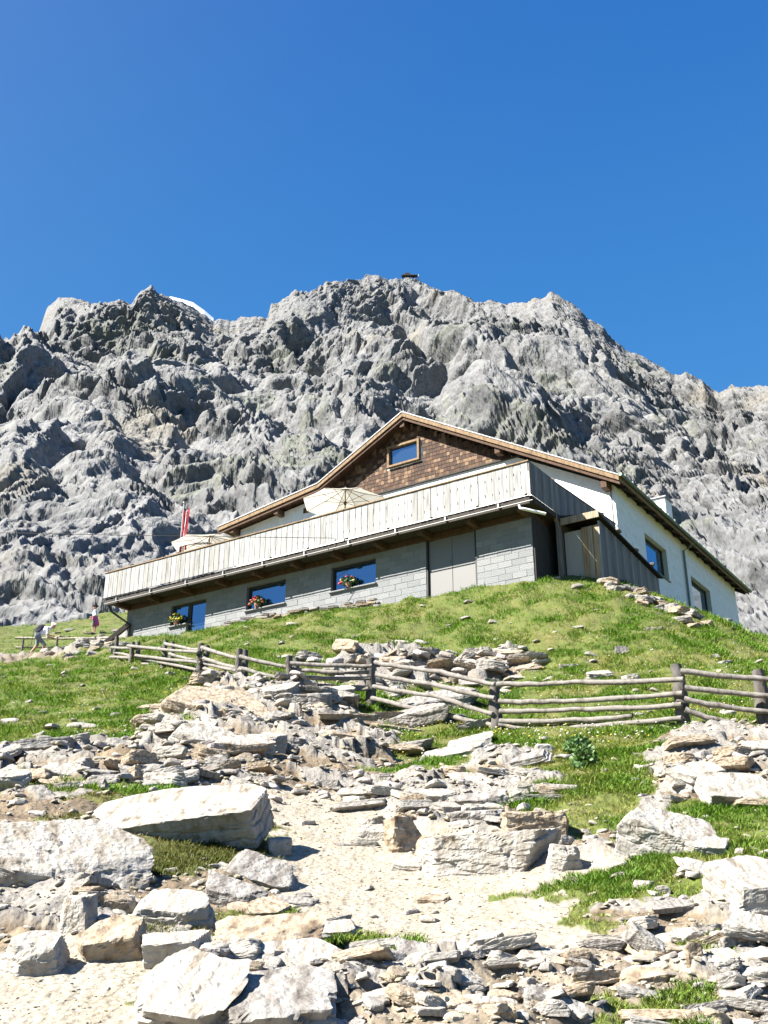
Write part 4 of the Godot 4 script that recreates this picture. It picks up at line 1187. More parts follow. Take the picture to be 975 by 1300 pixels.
func build_hut() -> void:
	var t := thing("mountain_hut", "alpine hut with shingled gable and white boarded terrace on a grassy mound", "building")
	t.transform = hut_xf
	# ---- lower storey of painted blocks
	var FB := 0.9
	var holes := [[2.43, 4.36, -3.4, -0.16], [6.42, 8.36, -1.50, -0.56], [10.46, 12.36, -1.52, -0.56], [15.46, 16.36, -1.5, -0.62], [14.46, 15.46, -2.2, -0.62]]
	var wall := Node3D.new()
	wall.name = "lower_wall"
	t.add_child(wall, true)
	var core := Poly.new()
	for r in rects(0.42, 18.93, -4.2, -0.40, holes):
		var lo := hl(r[1], FB + 0.30, r[2]); var hi := hl(r[0], FB + 0.010, r[3])
		core.box(lo, hi)
	part("mortar", core.done(), M.mortar, wall)
	var bh := 0.215
	var row := 0
	var y := -2.99
	while y < -0.42:
		var y1 := minf(y + bh, -0.402)
		var segs := [[0.42, 18.93]]
		for h in holes:
			if h[3] > y + 0.05 and h[2] < y1 - 0.05:
				var nx := []
				for s in segs:
					if h[1] <= s[0] or h[0] >= s[1]: nx.append(s)
					else:
						if h[0] - s[0] > 0.02: nx.append([s[0], h[0]])
						if s[1] - h[1] > 0.02: nx.append([h[1], s[1]])
				segs = nx
		for s in segs:
			var x: float = s[0]
			var first := true
			while x < s[1] - 0.01:
				var wd := 0.5
				if first and row % 2: wd = 0.25
				first = false
				if s[1] - x - wd < 0.12: wd = s[1] - x
				var m := cube(Vector3(snappedf(wd, 0.01) - 0.006, y1 - y - 0.006, 0.12), 0.005)
				part("block", m, M.block[rng.randi() % 3], wall, Transform3D(Basis.IDENTITY, hl(x + wd * 0.5, FB + 0.06 + rng.randf_range(-0.006, 0.006), (y + y1) * 0.5)))
				x += wd
		y += bh
		row += 1
	# dark boarded flank under the terrace
	for k in 13:
		var b0 := 0.93 + k * 0.5
		part("flank_board", cube(Vector3(0.06, 3.6, 0.485), 0.006), M.timber_dark, t, Transform3D(Basis.IDENTITY, hl(0.39 + 0.008 * (k % 2), b0 + 0.25, -2.22)))
	part("far_wall", bx(hl(18.9, FB, -3.6), hl(18.62, 7.4, -0.41)), M.mortar, t)
	# windows and doors of the lower storey
	for k in [1, 2]:
		var h = holes[k]
		window_unit(t, h[0], h[1], FB, h[2], h[3], 0.07, M.frame_dark, true)
	window_unit(t, holes[3][0], holes[3][1], FB, holes[3][2], holes[3][3], 0.08, M.frame_dark, true)
	window_unit(t, holes[4][0], holes[4][1], FB, holes[4][2], holes[4][3], 0.11, M.frame_dark, false)
	var door := Node3D.new()
	door.name = "door"
	t.add_child(door, true)
	for s in 2:
		var a0 := 2.50 + s * 0.905
		part("leaf", bx(hl(a0 + 0.895, FB + 0.10, -3.2), hl(a0, FB + 0.16, -0.26), 0.008), M.door_grey, door)
	part("frame", bx(hl(2.50, FB + 0.02, -3.2), hl(2.43, FB + 0.2, -0.17), 0.006), M.frame_dark, door)
	part("frame", bx(hl(4.36, FB + 0.02, -3.2), hl(4.305, FB + 0.2, -0.17), 0.006), M.frame_dark, door)
	part("handle", tube([hl(3.46, FB + 0.05, -1.35), hl(3.46, FB + 0.05, -1.22)], [0.012, 0.012], 6), M.metal, door)
	# ---- terrace
	part("terrace_slab", bx(hl(19.4, 0.16, -0.20), hl(-0.012, 7.44, -0.02)), M.timber_dark, t)
	part("fascia", bx(hl(19.42, 0.075, -0.30), hl(0.04, 0.155, -0.03), 0.008), M.timber_dark, t)
	for k in 11:
		var a := 0.5 + k * 1.83
		part("joist", bx(hl(a + 0.09, 0.2, -0.41), hl(a - 0.09, 7.3, -0.205), 0.008), M.timber_brown, t)
	part("lintel_beam", bx(hl(18.9, FB - 0.04, -0.398), hl(0.44, FB + 0.2, -0.206), 0.01), M.timber_brown, t)
	part("drip_rail", tube([hl(19.35, 0.0, -0.25), hl(10, -0.01, -0.255), hl(-0.1, 0.0, -0.25)], [0.016, 0.016, 0.016], 8), M.metal_pale, t)
	for k in 10:
		var a := 1.1 + k * 1.95
		part("bracket", bx(hl(a + 0.03, -0.015, -0.25), hl(a - 0.03, 0.07, -0.10), 0.004), M.metal_pale, t)
	part("waste_pipe", tube([hl(0.38, 0.02, -0.30), hl(0.36, 0.02, -0.42), hl(0.22, 0.06, -0.47), hl(-0.30, 0.45, -0.62)], [0.04, 0.045, 0.05, 0.05], 10), M.plastic, t)
	part("downpipe", tube([hl(19.2, 0.1, -0.28), hl(19.15, 0.25, -0.55), hl(18.6, 0.78, -1.05), hl(18.6, 0.78, -2.4)], [0.045, 0.045, 0.045, 0.045], 8), M.frame_dark, t)
	# balustrade boards, some with a notch sawn in each edge
	var bw := 19.45 / 76.0
	var outlines := []
	for kind in 3:
		var w := bw * 0.5 - 0.012
		var o := [Vector2(-w + 0.012, 0.0), Vector2(w - 0.012, 0.0), Vector2(w, 0.03)]
		var ny := 0.30 if kind == 0 else 0.80
		if kind < 2: o.append_array([Vector2(w, ny - 0.03), Vector2(w - 0.022, ny), Vector2(w, ny + 0.03)])
		o.append_array([Vector2(w, 1.07), Vector2(-w, 1.07)])
		if kind < 2: o.append_array([Vector2(-w, ny + 0.03), Vector2(-w + 0.022, ny), Vector2(-w, ny - 0.03)])
		o.append(Vector2(-w, 0.03))
		var p := Poly.new()
		p.prism(o, -0.014, 0.014)
		outlines.append(p.done())
	var rail := Node3D.new()
	rail.name = "balustrade"
	t.add_child(rail, true)
	for k in 76:
		var kind := 2 if rng.randf() < 0.35 else (k % 2)
		part("board", outlines[kind], M.board[rng.randi() % 4], rail, Transform3D(Basis(Vector3.BACK, rng.randf_range(-0.004, 0.004)), hl((k + 0.5) * bw, 0.012 + rng.randf_range(-0.004, 0.004), rng.randf_range(-0.012, 0.008))))
	part("handrail", bx(hl(19.48, -0.04, 1.072), hl(-0.04, 0.10, 1.125), 0.01), M.timber_tan, rail)
	for k in 12: part("stanchion", bx(hl(0.2 + k * 1.73, 0.045, 0.0), hl(0.11 + k * 1.73, 0.12, 1.07), 0.006), M.timber_brown, rail)
	part("mid_rail", bx(hl(19.4, 0.028, 0.22), hl(0.05, 0.06, 0.31)), M.timber_brown, rail)
	part("mid_rail", bx(hl(19.4, 0.028, 0.72), hl(0.05, 0.06, 0.81)), M.timber_brown, rail)
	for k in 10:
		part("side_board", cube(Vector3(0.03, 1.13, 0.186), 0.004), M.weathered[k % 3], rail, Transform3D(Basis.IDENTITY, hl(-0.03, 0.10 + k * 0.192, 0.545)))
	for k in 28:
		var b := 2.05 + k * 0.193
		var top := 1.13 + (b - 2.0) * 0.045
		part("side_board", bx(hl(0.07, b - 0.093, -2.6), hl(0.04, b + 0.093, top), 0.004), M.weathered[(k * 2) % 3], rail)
	part("side_cap", tube([hl(0.0, 0.0, 1.12), hl(0.05, 2.0, 1.15), hl(0.055, 7.4, 1.40)], [0.03, 0.03, 0.03], 6), M.timber_dark, rail)
	part("side_post", bx(hl(0.09, 1.90, -0.3), hl(-0.02, 1.97, 1.22), 0.008), M.timber_tan, rail)
	for k in 12:
		part("end_board", cube(Vector3(0.03, 1.07, 0.5), 0.004), M.board[k % 4], rail, Transform3D(Basis.IDENTITY, hl(19.44, 0.30 + k * 0.505, 0.55)))
	# ---- upper house
	var WB := 7.45
	var RF := 6.80      # front of the roof
	var RE := 23.9
	var ridge := Vector2(9.135, 8.60)
	var kink := Vector2(13.78, 6.30)
	var lend := Vector2(19.86, 5.51)
	var rend := Vector2(-0.45, 3.10)
	var sh := -0.40
	var gable := [Vector2(0, -1.0 + UPB), Vector2(-19.3, -1.0 + UPB), Vector2(-19.3, 5.68 + sh + UPB), Vector2(-13.9, kink.y + sh + UPB), Vector2(-9.23, 8.60 + sh - 0.04 + UPB), Vector2(0, 3.39 + sh + UPB)]
	var gp := Poly.new()
	gp.prism(gable, -WB, -WB - 0.35)
	part("front_wall", gp.done(), M.plaster, t)
	# side wall with two deep window openings
	var sw := Poly.new()
	var sholes := [[10.35, 12.85, 0.60, 2.0], [15.85, 18.55, 0.30, 1.74]]
	for r in rects(WB + 0.352, 23.0, -3.0, 3.06, sholes):
		sw.box(hl(0.35, r[1], r[2]), hl(0.0, r[0], r[3]))
	part("side_wall", sw.done(), M.plaster, t)
	part("corner_joint", bx(hl(0.16, 7.43, -1.0), hl(0.12, 7.449, 2.95)), M.mortar, t)
	for h in sholes:
		var win := Node3D.new()
		win.name = "window"
		t.add_child(win, true)
		var p := Poly.new()
		for r in rects(h[0], h[1], h[2], h[3], [[h[0] + 0.09, h[1] - 0.09, h[2] + 0.09, h[3] - 0.09]]):
			p.box(hl(0.26, r[1], r[2]), hl(0.19, r[0], r[3]))
		part("frame", p.done(), M.frame_dark, win)
		part("pane", bx(hl(0.235, h[1] - 0.09, h[2] + 0.09), hl(0.225, h[0] + 0.09, h[3] - 0.09)), M.glass, win)
		part("sill", bx(hl(0.2, h[1] + 0.02, h[2] - 0.03), hl(-0.06, h[0] - 0.02, h[2] + 0.012), 0.006), M.metal_green, win)
		part("reveal", bx(hl(0.18, h[1] - 0.008, h[2] + 0.013), hl(0.0, h[1] - 0.001, h[3] - 0.003)), M.reveal, win)
	part("back_wall", bx(hl(19.3, 22.7, -1.0), hl(0.36, 23.0, 3.0)), M.plaster, t)
	part("far_side_wall", bx(hl(19.3, WB + 0.36, -1.0), hl(18.95, 22.68, 5.2)), M.plaster, t)
	# ---- shingles: the lit ones singly, the rest in one piece
	var mesh := [cube(Vector3(0.165, 0.27, 0.024), 0.004), cube(Vector3(0.135, 0.27, 0.024), 0.004), cube(Vector3(0.19, 0.27, 0.024), 0.004)]
	var wds := [0.17, 0.14, 0.195]
	var rest := []
	var cl := Node3D.new()
	cl.name = "gable_cladding"
	t.add_child(cl, true)
	var singles := 0
	var yy := 5.30
	var q := 0
	while yy < 8.3:
		var aL := 9.23 + (8.60 + sh - 0.02 - yy) / 0.497
		aL = minf(aL, 13.9 + maxf(0.0, (kink.y + sh - yy)) / 0.13)
		aL = minf(aL, 19.2)
		var aR := 9.23 - (8.60 + sh - 0.02 - yy) / 0.575
		var a := aR + (q % 2) * 0.09
		while a < aL:
			var k := rng.randi() % 3
			var wd: float = wds[k]
			var ac := a + wd * 0.5
			a += wd
			if ac > 8.50 and ac < 10.33 and yy > 6.16 and yy < 7.40: continue
			var xf := Transform3D(Basis(Vector3.RIGHT, -0.075) * Basis(Vector3.BACK, rng.randf_range(-0.012, 0.012)), hl(ac, 7.425, yy + 0.10 + rng.randf_range(-0.016, 0.016)))
			if singles < 300 and ac < 12.0 and yy < 7.6 and ac > 3.6:
				part("shingle", mesh[k], M.shingle[rng.randi() % 5], cl, xf)
				singles += 1
			else: rest.append([mesh[k], xf, rng.randi() % 5])
		yy += 0.178
		q += 1
	for tone in 5:
		var st := SurfaceTool.new()
		var any := false
		for r in rest:
			if r[2] == tone:
				st.append_from(r[0], 0, r[1])
				any = true
		if any:
			var o := part("shingles", st.commit(), M.shingle[tone], cl)
			o.set_meta("kind", "stuff")
	# gable window
	var gw := Node3D.new()
	gw.name = "window"
	t.add_child(gw, true)
	var gf := Poly.new()
	for r in rects(8.58, 10.26, 6.31, 7.33, [[8.68, 10.16, 6.40, 7.23]]):
		gf.box(hl(r[1], 7.28, r[2]), hl(r[0], 7.45, r[3]))
	part("frame", gf.done(), M.timber_tan, gw)
	part("pane", bx(hl(10.16, 7.44, 6.40), hl(8.68, 7.43, 7.23)), M.glass, gw)
	part("skirt_board", bx(hl(12.6, 7.36, 5.20), hl(3.3, 7.449, 5.27), 0.006), M.timber_dark, t)
	# ---- roof
	var roof := Node3D.new()
	roof.name = "roof"
	t.add_child(roof, true)
	var slopes := [[ridge, rend], [ridge, kink], [kink, lend]]
	for s in slopes:
		var a: Vector2 = s[0]
		var b: Vector2 = s[1]
		var f := func(p: Vector2, dy: float) -> Vector2: return Vector2(-p.x, p.y + dy + UPB)
		var deck := Poly.new()
		deck.prism([f.call(a, -0.06), f.call(b, -0.06), f.call(b, -0.22), f.call(a, -0.22)], -RF - 0.06, -RE)
		part("roof_deck", deck.done(), M.timber_brown, roof)
		var cov := Poly.new()
		cov.prism([f.call(a, 0.0), f.call(b, 0.0), f.call(b, -0.055), f.call(a, -0.055)], -RF + 0.03, -RE - 0.05)
		part("roof_cover", cov.done(), M.roofing, roof)
		var vb := Poly.new()
		vb.prism([f.call(a, -0.06), f.call(b, -0.06), f.call(b, -0.25), f.call(a, -0.25)], -RF, -RF - 0.055)
		part("verge_board", vb.done(), M.timber_tan, roof)
		var vb2 := Poly.new()
		vb2.prism([f.call(a, -0.255), f.call(b, -0.255), f.call(b, -0.40), f.call(a, -0.40)], -RF - 0.06, -RF - 0.12)
		part("verge_board", vb2.done(), M.timber_brown, roof)
	# purlin ends
	for p in [[16.34, 5.52], [19.09, 5.18], [0.21, 2.90], [9.23, 8.05], [4.6, 5.52]]:
		part("purlin", bx(hl(p[0] + 0.12, RF + 0.14, p[1] - 0.14), hl(p[0] - 0.12, WB + 0.1, p[1] + 0.14), 0.01), M.timber_brown, roof)
	# rafter tails under the long eave
	for k in 16:
		var b := 7.75 + k * 1.05
		var o := part("rafter_tail", cube(Vector3(0.62, 0.16, 0.14), 0.008), M.timber_dark, roof)
		o.transform = Transform3D(Basis(Vector3.BACK, -0.52), hl(-0.10, b, 3.02))
	part("eave_board", bx(hl(-0.46, RF + 0.02, 2.86), hl(-0.425, RE - 0.02, 3.10), 0.005), M.timber_tan, roof)
	part("gutter", tube([hl(-0.53, RF - 0.02, 3.06), hl(-0.53, RE, 3.02)], [0.075, 0.075], 10), M.metal_green, roof)
	for k in 22:
		part("gutter_bracket", bx(hl(-0.62, 7.1 + k * 0.78, 3.04), hl(-0.44, 7.14 + k * 0.78, 3.16), 0.003), M.metal_green, roof)
	part("snow_guard", tube([hl(-0.2, RF + 0.1, 3.40), hl(-0.2, RE - 0.2, 3.40)], [0.02, 0.02], 6), M.metal_green, roof)
	part("rain_pipe", tube([hl(-0.50, 15.2, 3.0), hl(-0.32, 15.15, 2.78), hl(-0.08, 15.0, 2.62), hl(-0.07, 15.0, -1.5)], [0.05, 0.05, 0.05, 0.05], 8), M.metal_green, roof)
	var ch := bx(hl(1.9, 16.7, 3.6), hl(1.0, 17.6, 6.0), 0.015)
	part("chimney", ch, M.plaster, roof)
	part("chimney_cap", bx(hl(1.98, 16.62, 6.0), hl(0.92, 17.68, 6.08), 0.01), M.metal, roof)

func window_unit(t: Node, a0: float, a1: float, fb: float, h0: float, h1: float, fw: float, m: Material, sill: bool) -> void:
	var win := Node3D.new()
	win.name = "window"
	t.add_child(win, true)
	var p := Poly.new()
	for r in rects(a0, a1, h0, h1, [[a0 + fw, a1 - fw, h0 + fw, h1 - fw]]):
		p.box(hl(r[1], fb + 0.20, r[2]), hl(r[0], fb + 0.13, r[3]))
	part("frame", p.done(), m, win)
	part("pane", bx(hl(a1 - fw, fb + 0.178, h0 + fw), hl(a0 + fw, fb + 0.17, h1 - fw)), M.glass, win)
	if sill: part("sill", bx(hl(a1 + 0.05, fb - 0.09, h0 - 0.035), hl(a0 - 0.05, fb + 0.128, h0 + 0.012), 0.006), M.block[0], win)

func on_hut(a: float, b: float, h: float) -> Vector3:
	return hut_xf * hl(a, b, h)

func build_around_hut() -> void:
	# lean-to against the terrace flank
	var s := thing("lean_to", "small weathered plank lean-to with slab roof against the terrace flank", "shed")
	s.transform = hut_xf
	for k in 3:
		part("front_plank", bx(hl(-0.62 - k * 0.19, 2.40, -2.9), hl(-0.79 - k * 0.19 - 0.012, 2.435, -0.52), 0.005), M.plank[k % 3], s)
	part("front_panel", bx(hl(0.0, 2.46, -2.9), hl(-0.62, 2.49, -0.55), 0.005), M.panel, s)
	part("corner_post", bx(hl(-1.185, 2.405, -2.9), hl(-1.235, 2.46, -0.40)), M.board[0], s)
	for k in 22:
		var b0 := 2.47 + k * 0.24
		part("side_plank", bx(hl(-1.19, b0, -3.4), hl(-1.225, b0 + 0.232, -0.36 - (b0 - 2.4) * 0.105), 0.005), M.weathered[k % 3], s)
	var rf := Poly.new()
	var c := [hl(0.05, 2.25, 0.0), hl(-1.35, 2.25, -0.22), hl(-1.35, 7.9, -0.82), hl(0.05, 7.9, -0.45)]
	var dn := Vector3(0, -0.06, 0)
	rf.quad(c[0], c[1], c[2], c[3])
	rf.quad(c[3] + dn, c[2] + dn, c[1] + dn, c[0] + dn)
	for i in 4: rf.quad(c[i], c[i] + dn, c[(i + 1) % 4] + dn, c[(i + 1) % 4])
	part("roof", rf.done(), M.timber_dark, s)
	part("fascia", bx(hl(0.0, 2.20, -0.36), hl(-1.33, 2.245, -0.12), 0.008), M.plank[1], s)
	for k in 11:
		var b0 := 2.4 + k * 0.5
		stone_node("roof_stone", flat_shapes[k % 8], M.rock_grey, hl(-1.15 + (k % 3) * 0.12, b0, -0.16 - (b0 - 2.4) * 0.105), Vector3(0.5, 0.35, 0.45), Vector3(0.1, k * 1.1, -0.12), s)
	# low dry stone footing under the windows
	var dw := thing("dry_stone_wall", "low dry stone footing of flat slabs along the hut wall", "stone wall", on_hut(9.5, 0.7, -2.4))
	for k in 46:
		var a := lerpf(6.2, 13.2, k / 46.0) + rng.randf_range(-0.08, 0.08)
		var p := on_hut(a, 0.62 + rng.randf_range(-0.15, 0.12), 0)
		p.y = ground_y(p.x, p.z) + 0.02 + (k % 3) * 0.085
		var sz := rng.randf_range(0.3, 0.5)
		stone_node("stone", flat_shapes[k % 8], [M.rock_pale, M.rock_tan, M.rock_grey][k % 3], p - dw.position, Vector3(sz, 0.30, sz * 0.7), Vector3(rng.randf_range(-0.06, 0.06), -0.6 + rng.randf_range(-0.3, 0.3), rng.randf_range(-0.06, 0.06)), dw)
	# parasols
	parasol(on_hut(8.6, 2.0, 0.0), 1.65, 3.02, 2.36, "cream parasol with visible ribs open above the terrace boards")
	parasol(on_hut(16.2, 2.6, 0.0), 1.6, 2.92, 2.40, "plain white parasol open beside the red and white flag")
	# flag
	var fp := on_hut(17.35, 2.0, 0.0)
	var fl := thing("flagpole", "slim pale flagpole with drooping red and white flag on the terrace", "flagpole", fp)
	part("pole", tube([Vector3.ZERO, Vector3(0.05, 4.45, 0)], [0.04, 0.028], 8), M.metal_pale, fl)
	part("finial", rock_mesh(5, Vector3(0.1, 0.1, 0.1), 4, 8.0, 0.0, 0.0), M.metal_pale, fl, Transform3D(Basis.IDENTITY, Vector3(0.05, 4.48, 0)))
	var flag := Node3D.new()
	flag.name = "flag"
	fl.add_child(flag, true)
	for k in 3:
		var v := PackedVector3Array()
		var n := PackedVector3Array()
		for i in 10:
			for j in 5:
				var quad := []
				for o in [[0, 0], [1, 0], [1, 1], [0, 1]]:
					var u: float = (j + o[0]) / 5.0
					var w: float = (i + o[1]) / 10.0
					var x := 0.06 + k * 0.075 + u * 0.075 + sin(w * 5.0 + k) * 0.02
					quad.append(Vector3(x, 4.1 - w * (2.0 - k * 0.1) + (0.12 if k > 1 and w < 0.2 else 0.0), sin((k + u) * 5.5 + w * 2.0) * 0.06))
				var nn: Vector3 = (quad[2] - quad[0]).cross(quad[1] - quad[0]).normalized()
				v.append_array([quad[0], quad[1], quad[2], quad[0], quad[2], quad[3]])
				for e in 6: n.append(nn)
		part("stripe", arr_mesh(v, n), [M.red, M.white_cloth, M.red][k], flag)
	# flowers on the sills
	flowers(on_hut(7.55, 0.86, -1.49), [M.flower_red, M.flower_pink, M.flower_cream], "pot of red and cream flowers on window sill beside the double door", 1)
	flowers(on_hut(11.75, 0.86, -1.51), [M.flower_red, M.flower_pink], "pot of red geraniums on the sill of middle window", 2)
	flowers(on_hut(15.95, 0.86, -1.49), [M.flower_yellow, M.flower_yellow], "pot of yellow flowers on sill beside the glass door", 3)
	# cable slung to the terrace front
	var pts := []
	var rad := []
	var a := on_hut(7.5, -0.02, 0.10)
	var b := Vector3(-27.0, 15.4, -34.5)
	for k in 25:
		var u := k / 24.0
		pts.append(a.lerp(b, u) - Vector3(0, sin(u * PI) * 0.12, 0))
		rad.append(0.011)
	var cb := part("cable", tube(pts, rad, 5), M.frame_dark, self)
	tag(cb, "thin dark cable slung across to the terrace front", "cable")
	var cp := thing("cable_mast", "grey wooden mast that carries the thin cable", "mast", Vector3(-27.0, ground_y(-27.0, -34.5), -34.5))
	part("mast", tube([Vector3(0, -0.3, 0), Vector3(0, 15.6 - cp.position.y, 0)], [0.13, 0.10], 9), M.log_grey, cp)
	# hut on the summit
	var d := crest_d(0.03) - 2.0
	var top := Vector3(0.0306 * d, EYE + 0.709 * d, -0.9995 * d)
	top.y += 1.0
	var sm := thing("summit_station", "tiny dark open timber platform on the mountain top", "platform", top)
	sm.scale = Vector3.ONE * 0.62
	part("deck", cube(Vector3(11.0, 0.7, 3.0), 0.05), M.timber_dark, sm, Transform3D(Basis.IDENTITY, Vector3(0, 2.0, 0)))
	for k in 6: part("leg", cube(Vector3(0.5, 4.0, 0.5), 0.03), M.timber_dark, sm, Transform3D(Basis.IDENTITY, Vector3(-4.6 + k * 1.8, 0.0, 0.9 if k % 2 else -0.9)))
	part("cabin", cube(Vector3(3.6, 1.7, 2.4), 0.05), M.timber_dark, sm, Transform3D(Basis.IDENTITY, Vector3(-1.5, 3.1, 0)))
	part("mast", tube([Vector3(6.2, -2, 0), Vector3(6.2, 3.4, 0)], [0.3, 0.22], 6), M.metal_pale, sm)

func parasol(at: Vector3, r: float, apex: float, rim: float, label: String) -> void:
	var t := thing("parasol", label, "parasol", at, "parasols on the terrace")
	t.rotation.y = 0.35
	part("pole", tube([Vector3.ZERO, Vector3(0, apex + 0.04, 0)], [0.028, 0.024], 8), M.timber_tan, t)
	part("base", tube([Vector3(0, 0.0, 0), Vector3(0, 0.06, 0), Vector3(0, 0.09, 0)], [0.32, 0.32, 0.1], 16), M.metal, t)
	var v := PackedVector3Array()
	var n := PackedVector3Array()
	for k in 8:
		for i in 6:
			for j in 4:
				var quad := []
				for o in [[0, 0], [1, 0], [1, 1], [0, 1]]:
					var u: float = (i + o[0]) / 6.0
					var w: float = (j + o[1]) / 4.0
					var a0 := TAU * k / 8.0
					var a1 := TAU * (k + 1) / 8.0
					var p := Vector3(cos(a0), 0, sin(a0)).lerp(Vector3(cos(a1), 0, sin(a1)), w) * r * u
					p.y = lerpf(apex, rim, u) - sin(u * PI) * 0.03 - sin(w * PI) * 0.03 * u
					quad.append(p)
				var nn: Vector3 = (quad[1] - quad[0]).cross(quad[2] - quad[0])
				if nn.length() < 1e-9: nn = (quad[2] - quad[0]).cross(quad[3] - quad[0])
				nn = nn.normalized()
				if nn.y < 0: nn = -nn
				v.append_array([quad[0], quad[1], quad[2], quad[0], quad[2], quad[3]])
				for e in 6: n.append(nn)
	part("canopy", arr_mesh(v, n), M.canvas, t)
	for k in 8:
		var a := TAU * k / 8.0
		var e := Vector3(cos(a) * r, rim - 0.02, sin(a) * r)
		part("rib", tube([Vector3(0, apex - 0.05, 0), Vector3(0, apex - 0.05, 0).lerp(e, 0.5) - Vector3(0, 0.03, 0), e], [0.012, 0.012, 0.01], 5), M.timber_tan, t)
		part("strut", tube([Vector3(0, apex - 0.62, 0), Vector3(0, apex - 0.06, 0).lerp(e, 0.55)], [0.010, 0.010], 5), M.timber_tan, t)
	part("hub", tube([Vector3(0, apex - 0.70, 0), Vector3(0, apex - 0.58, 0)], [0.05, 0.05], 8), M.timber_brown, t)

func flowers(at: Vector3, cols: Array, label: String, seed_: int) -> void:
	var t := thing("flower_pot", label, "flower pot", at, "flower pots on the window sills")
	t.rotation.y = hut_xf.basis.get_euler().y
	part("pot", tube([Vector3(0, 0.0, 0), Vector3(0, 0.15, 0), Vector3(0, 0.18, 0)], [0.09, 0.13, 0.135], 12), M.pot, t)
	part("foliage", leaf_ball(260, Vector3(0.34, 0.30, 0.2), 0.09, seed_), M.leaf, t, Transform3D(Basis.IDENTITY, Vector3(0, 0.14, 0)))
	var g := RandomNumberGenerator.new()
	g.seed = seed_ * 31
	var ball := rock_mesh(42, Vector3(1, 1, 1), 4, 6.0, 0.0, 0.16)
	for k in 14:
		var u := Vector3(g.randfn(), absf(g.randfn()) * 0.8, g.randf_range(0.0, 1.0)).normalized()
		part("blossom", ball, cols[k % cols.size()], t, Transform3D(Basis.from_scale(Vector3.ONE * g.randf_range(0.06, 0.10)), u * Vector3(0.33, 0.30, 0.2) + Vector3(0, 0.16, 0.04)))

# ---------------------------------------------------------------- people
# bones: [from, to, radius, radius, colour]; meshed as one skin with surface nets
func skin(bones: Array, cell: float, v_out: PackedVector3Array, n_out: PackedVector3Array, c_out: PackedColorArray, blend: float) -> void:
	var lo := Vector3(1e9, 1e9, 1e9)
	var hi := -lo
	for b in bones:
		for e in 2:
			var r: Vector3 = Vector3.ONE * (b[2 + e] + cell * 3.0)
			lo = lo.min(b[e] - r)
			hi = hi.max(b[e] + r)
	var nx := int((hi.x - lo.x) / cell) + 2
	var ny := int((hi.y - lo.y) / cell) + 2
	var nz := int((hi.z - lo.z) / cell) + 2
	var f := PackedFloat32Array()
	f.resize(nx * ny * nz)
	f.fill(1.0)
	var near := PackedFloat32Array()
	near.resize(nx * ny * nz)
	near.fill(1e6)
	var who := PackedInt32Array()
	who.resize(nx * ny * nz)
	for bi in bones.size():
		var b = bones[bi]
		var p0: Vector3 = b[0]
		var p1: Vector3 = b[1]
		var ax := p1 - p0
		var l2 := maxf(ax.length_squared(), 1e-9)
		var pad: float = maxf(b[2], b[3]) + blend + cell * 2.0
		var a := ((p0.min(p1) - lo - Vector3.ONE * pad) / cell).floor().max(Vector3.ZERO)
		var z := ((p0.max(p1) - lo + Vector3.ONE * pad) / cell).ceil().min(Vector3(nx - 1, ny - 1, nz - 1))
		for iy in range(int(a.y), int(z.y) + 1):
			for iz in range(int(a.z), int(z.z) + 1):
				for ix in range(int(a.x), int(z.x) + 1):
					var p := lo + Vector3(ix, iy, iz) * cell
					var t := clampf((p - p0).dot(ax) / l2, 0, 1)
					var dd: float = (p - p0 - ax * t).length() - lerpf(b[2], b[3], t)
					var o := (iy * nz + iz) * nx + ix
					if dd < near[o]:
						near[o] = dd
						who[o] = bi
					var g := f[o]
					var h := maxf(blend - absf(g - dd), 0.0) / blend
					f[o] = minf(g, dd) - h * h * blend * 0.25
	var id := {}
	var pv := PackedVector3Array()
	var pc := PackedColorArray()
	var step := [1, nx * nz, nx]
	for iy in ny - 1:
		for iz in nz - 1:
			for ix in nx - 1:
				var o := (iy * nz + iz) * nx + ix
				var f0 := f[o]
				if f0 > cell * 2.5 or f0 < -cell * 2.5: continue
				var sum := Vector3.ZERO
				var cnt := 0
				for c in 8:
					var oc: int = o + (c & 1) + ((c >> 1) & 1) * nx * nz + ((c >> 2) & 1) * nx
					for e in 3:
						if c & (1 << e): continue
						var od: int = oc + step[e]
						var fa := f[oc]
						var fb := f[od]
						if (fa < 0) == (fb < 0): continue
						var q := Vector3(c & 1, (c >> 1) & 1, (c >> 2) & 1)
						q[e] += fa / (fa - fb)
						sum += q
						cnt += 1
				if cnt == 0: continue
				id[o] = pv.size()
				pv.append(lo + (Vector3(ix, iy, iz) + sum / cnt) * cell)
				pc.append(bones[who[o]][4])
	var pn := PackedVector3Array()
	pn.resize(pv.size())
	var tris := PackedInt32Array()
	for o in id:
		for e in 3:
			var od: int = o + step[e]
			if (f[o] < 0) == (f[od] < 0): continue
			var s1: int = step[(e + 1) % 3]
			var s2: int = step[(e + 2) % 3]
			if not (id.has(o - s1) and id.has(o - s2) and id.has(o - s1 - s2)): continue
			var q := [id[o], id[o - s1], id[o - s1 - s2], id[o - s2]]
			if f[o] >= 0: q.reverse()
			tris.append_array([q[0], q[1], q[2], q[0], q[2], q[3]])
	for i in range(0, tris.size(), 3):
		var k := (pv[tris[i + 2]] - pv[tris[i]]).cross(pv[tris[i + 1]] - pv[tris[i]])
		for e in 3: pn[tris[i + e]] += k
	for i in tris:
		v_out.append(pv[i])
		n_out.append(pn[i].normalized())
		c_out.append(pc[i])

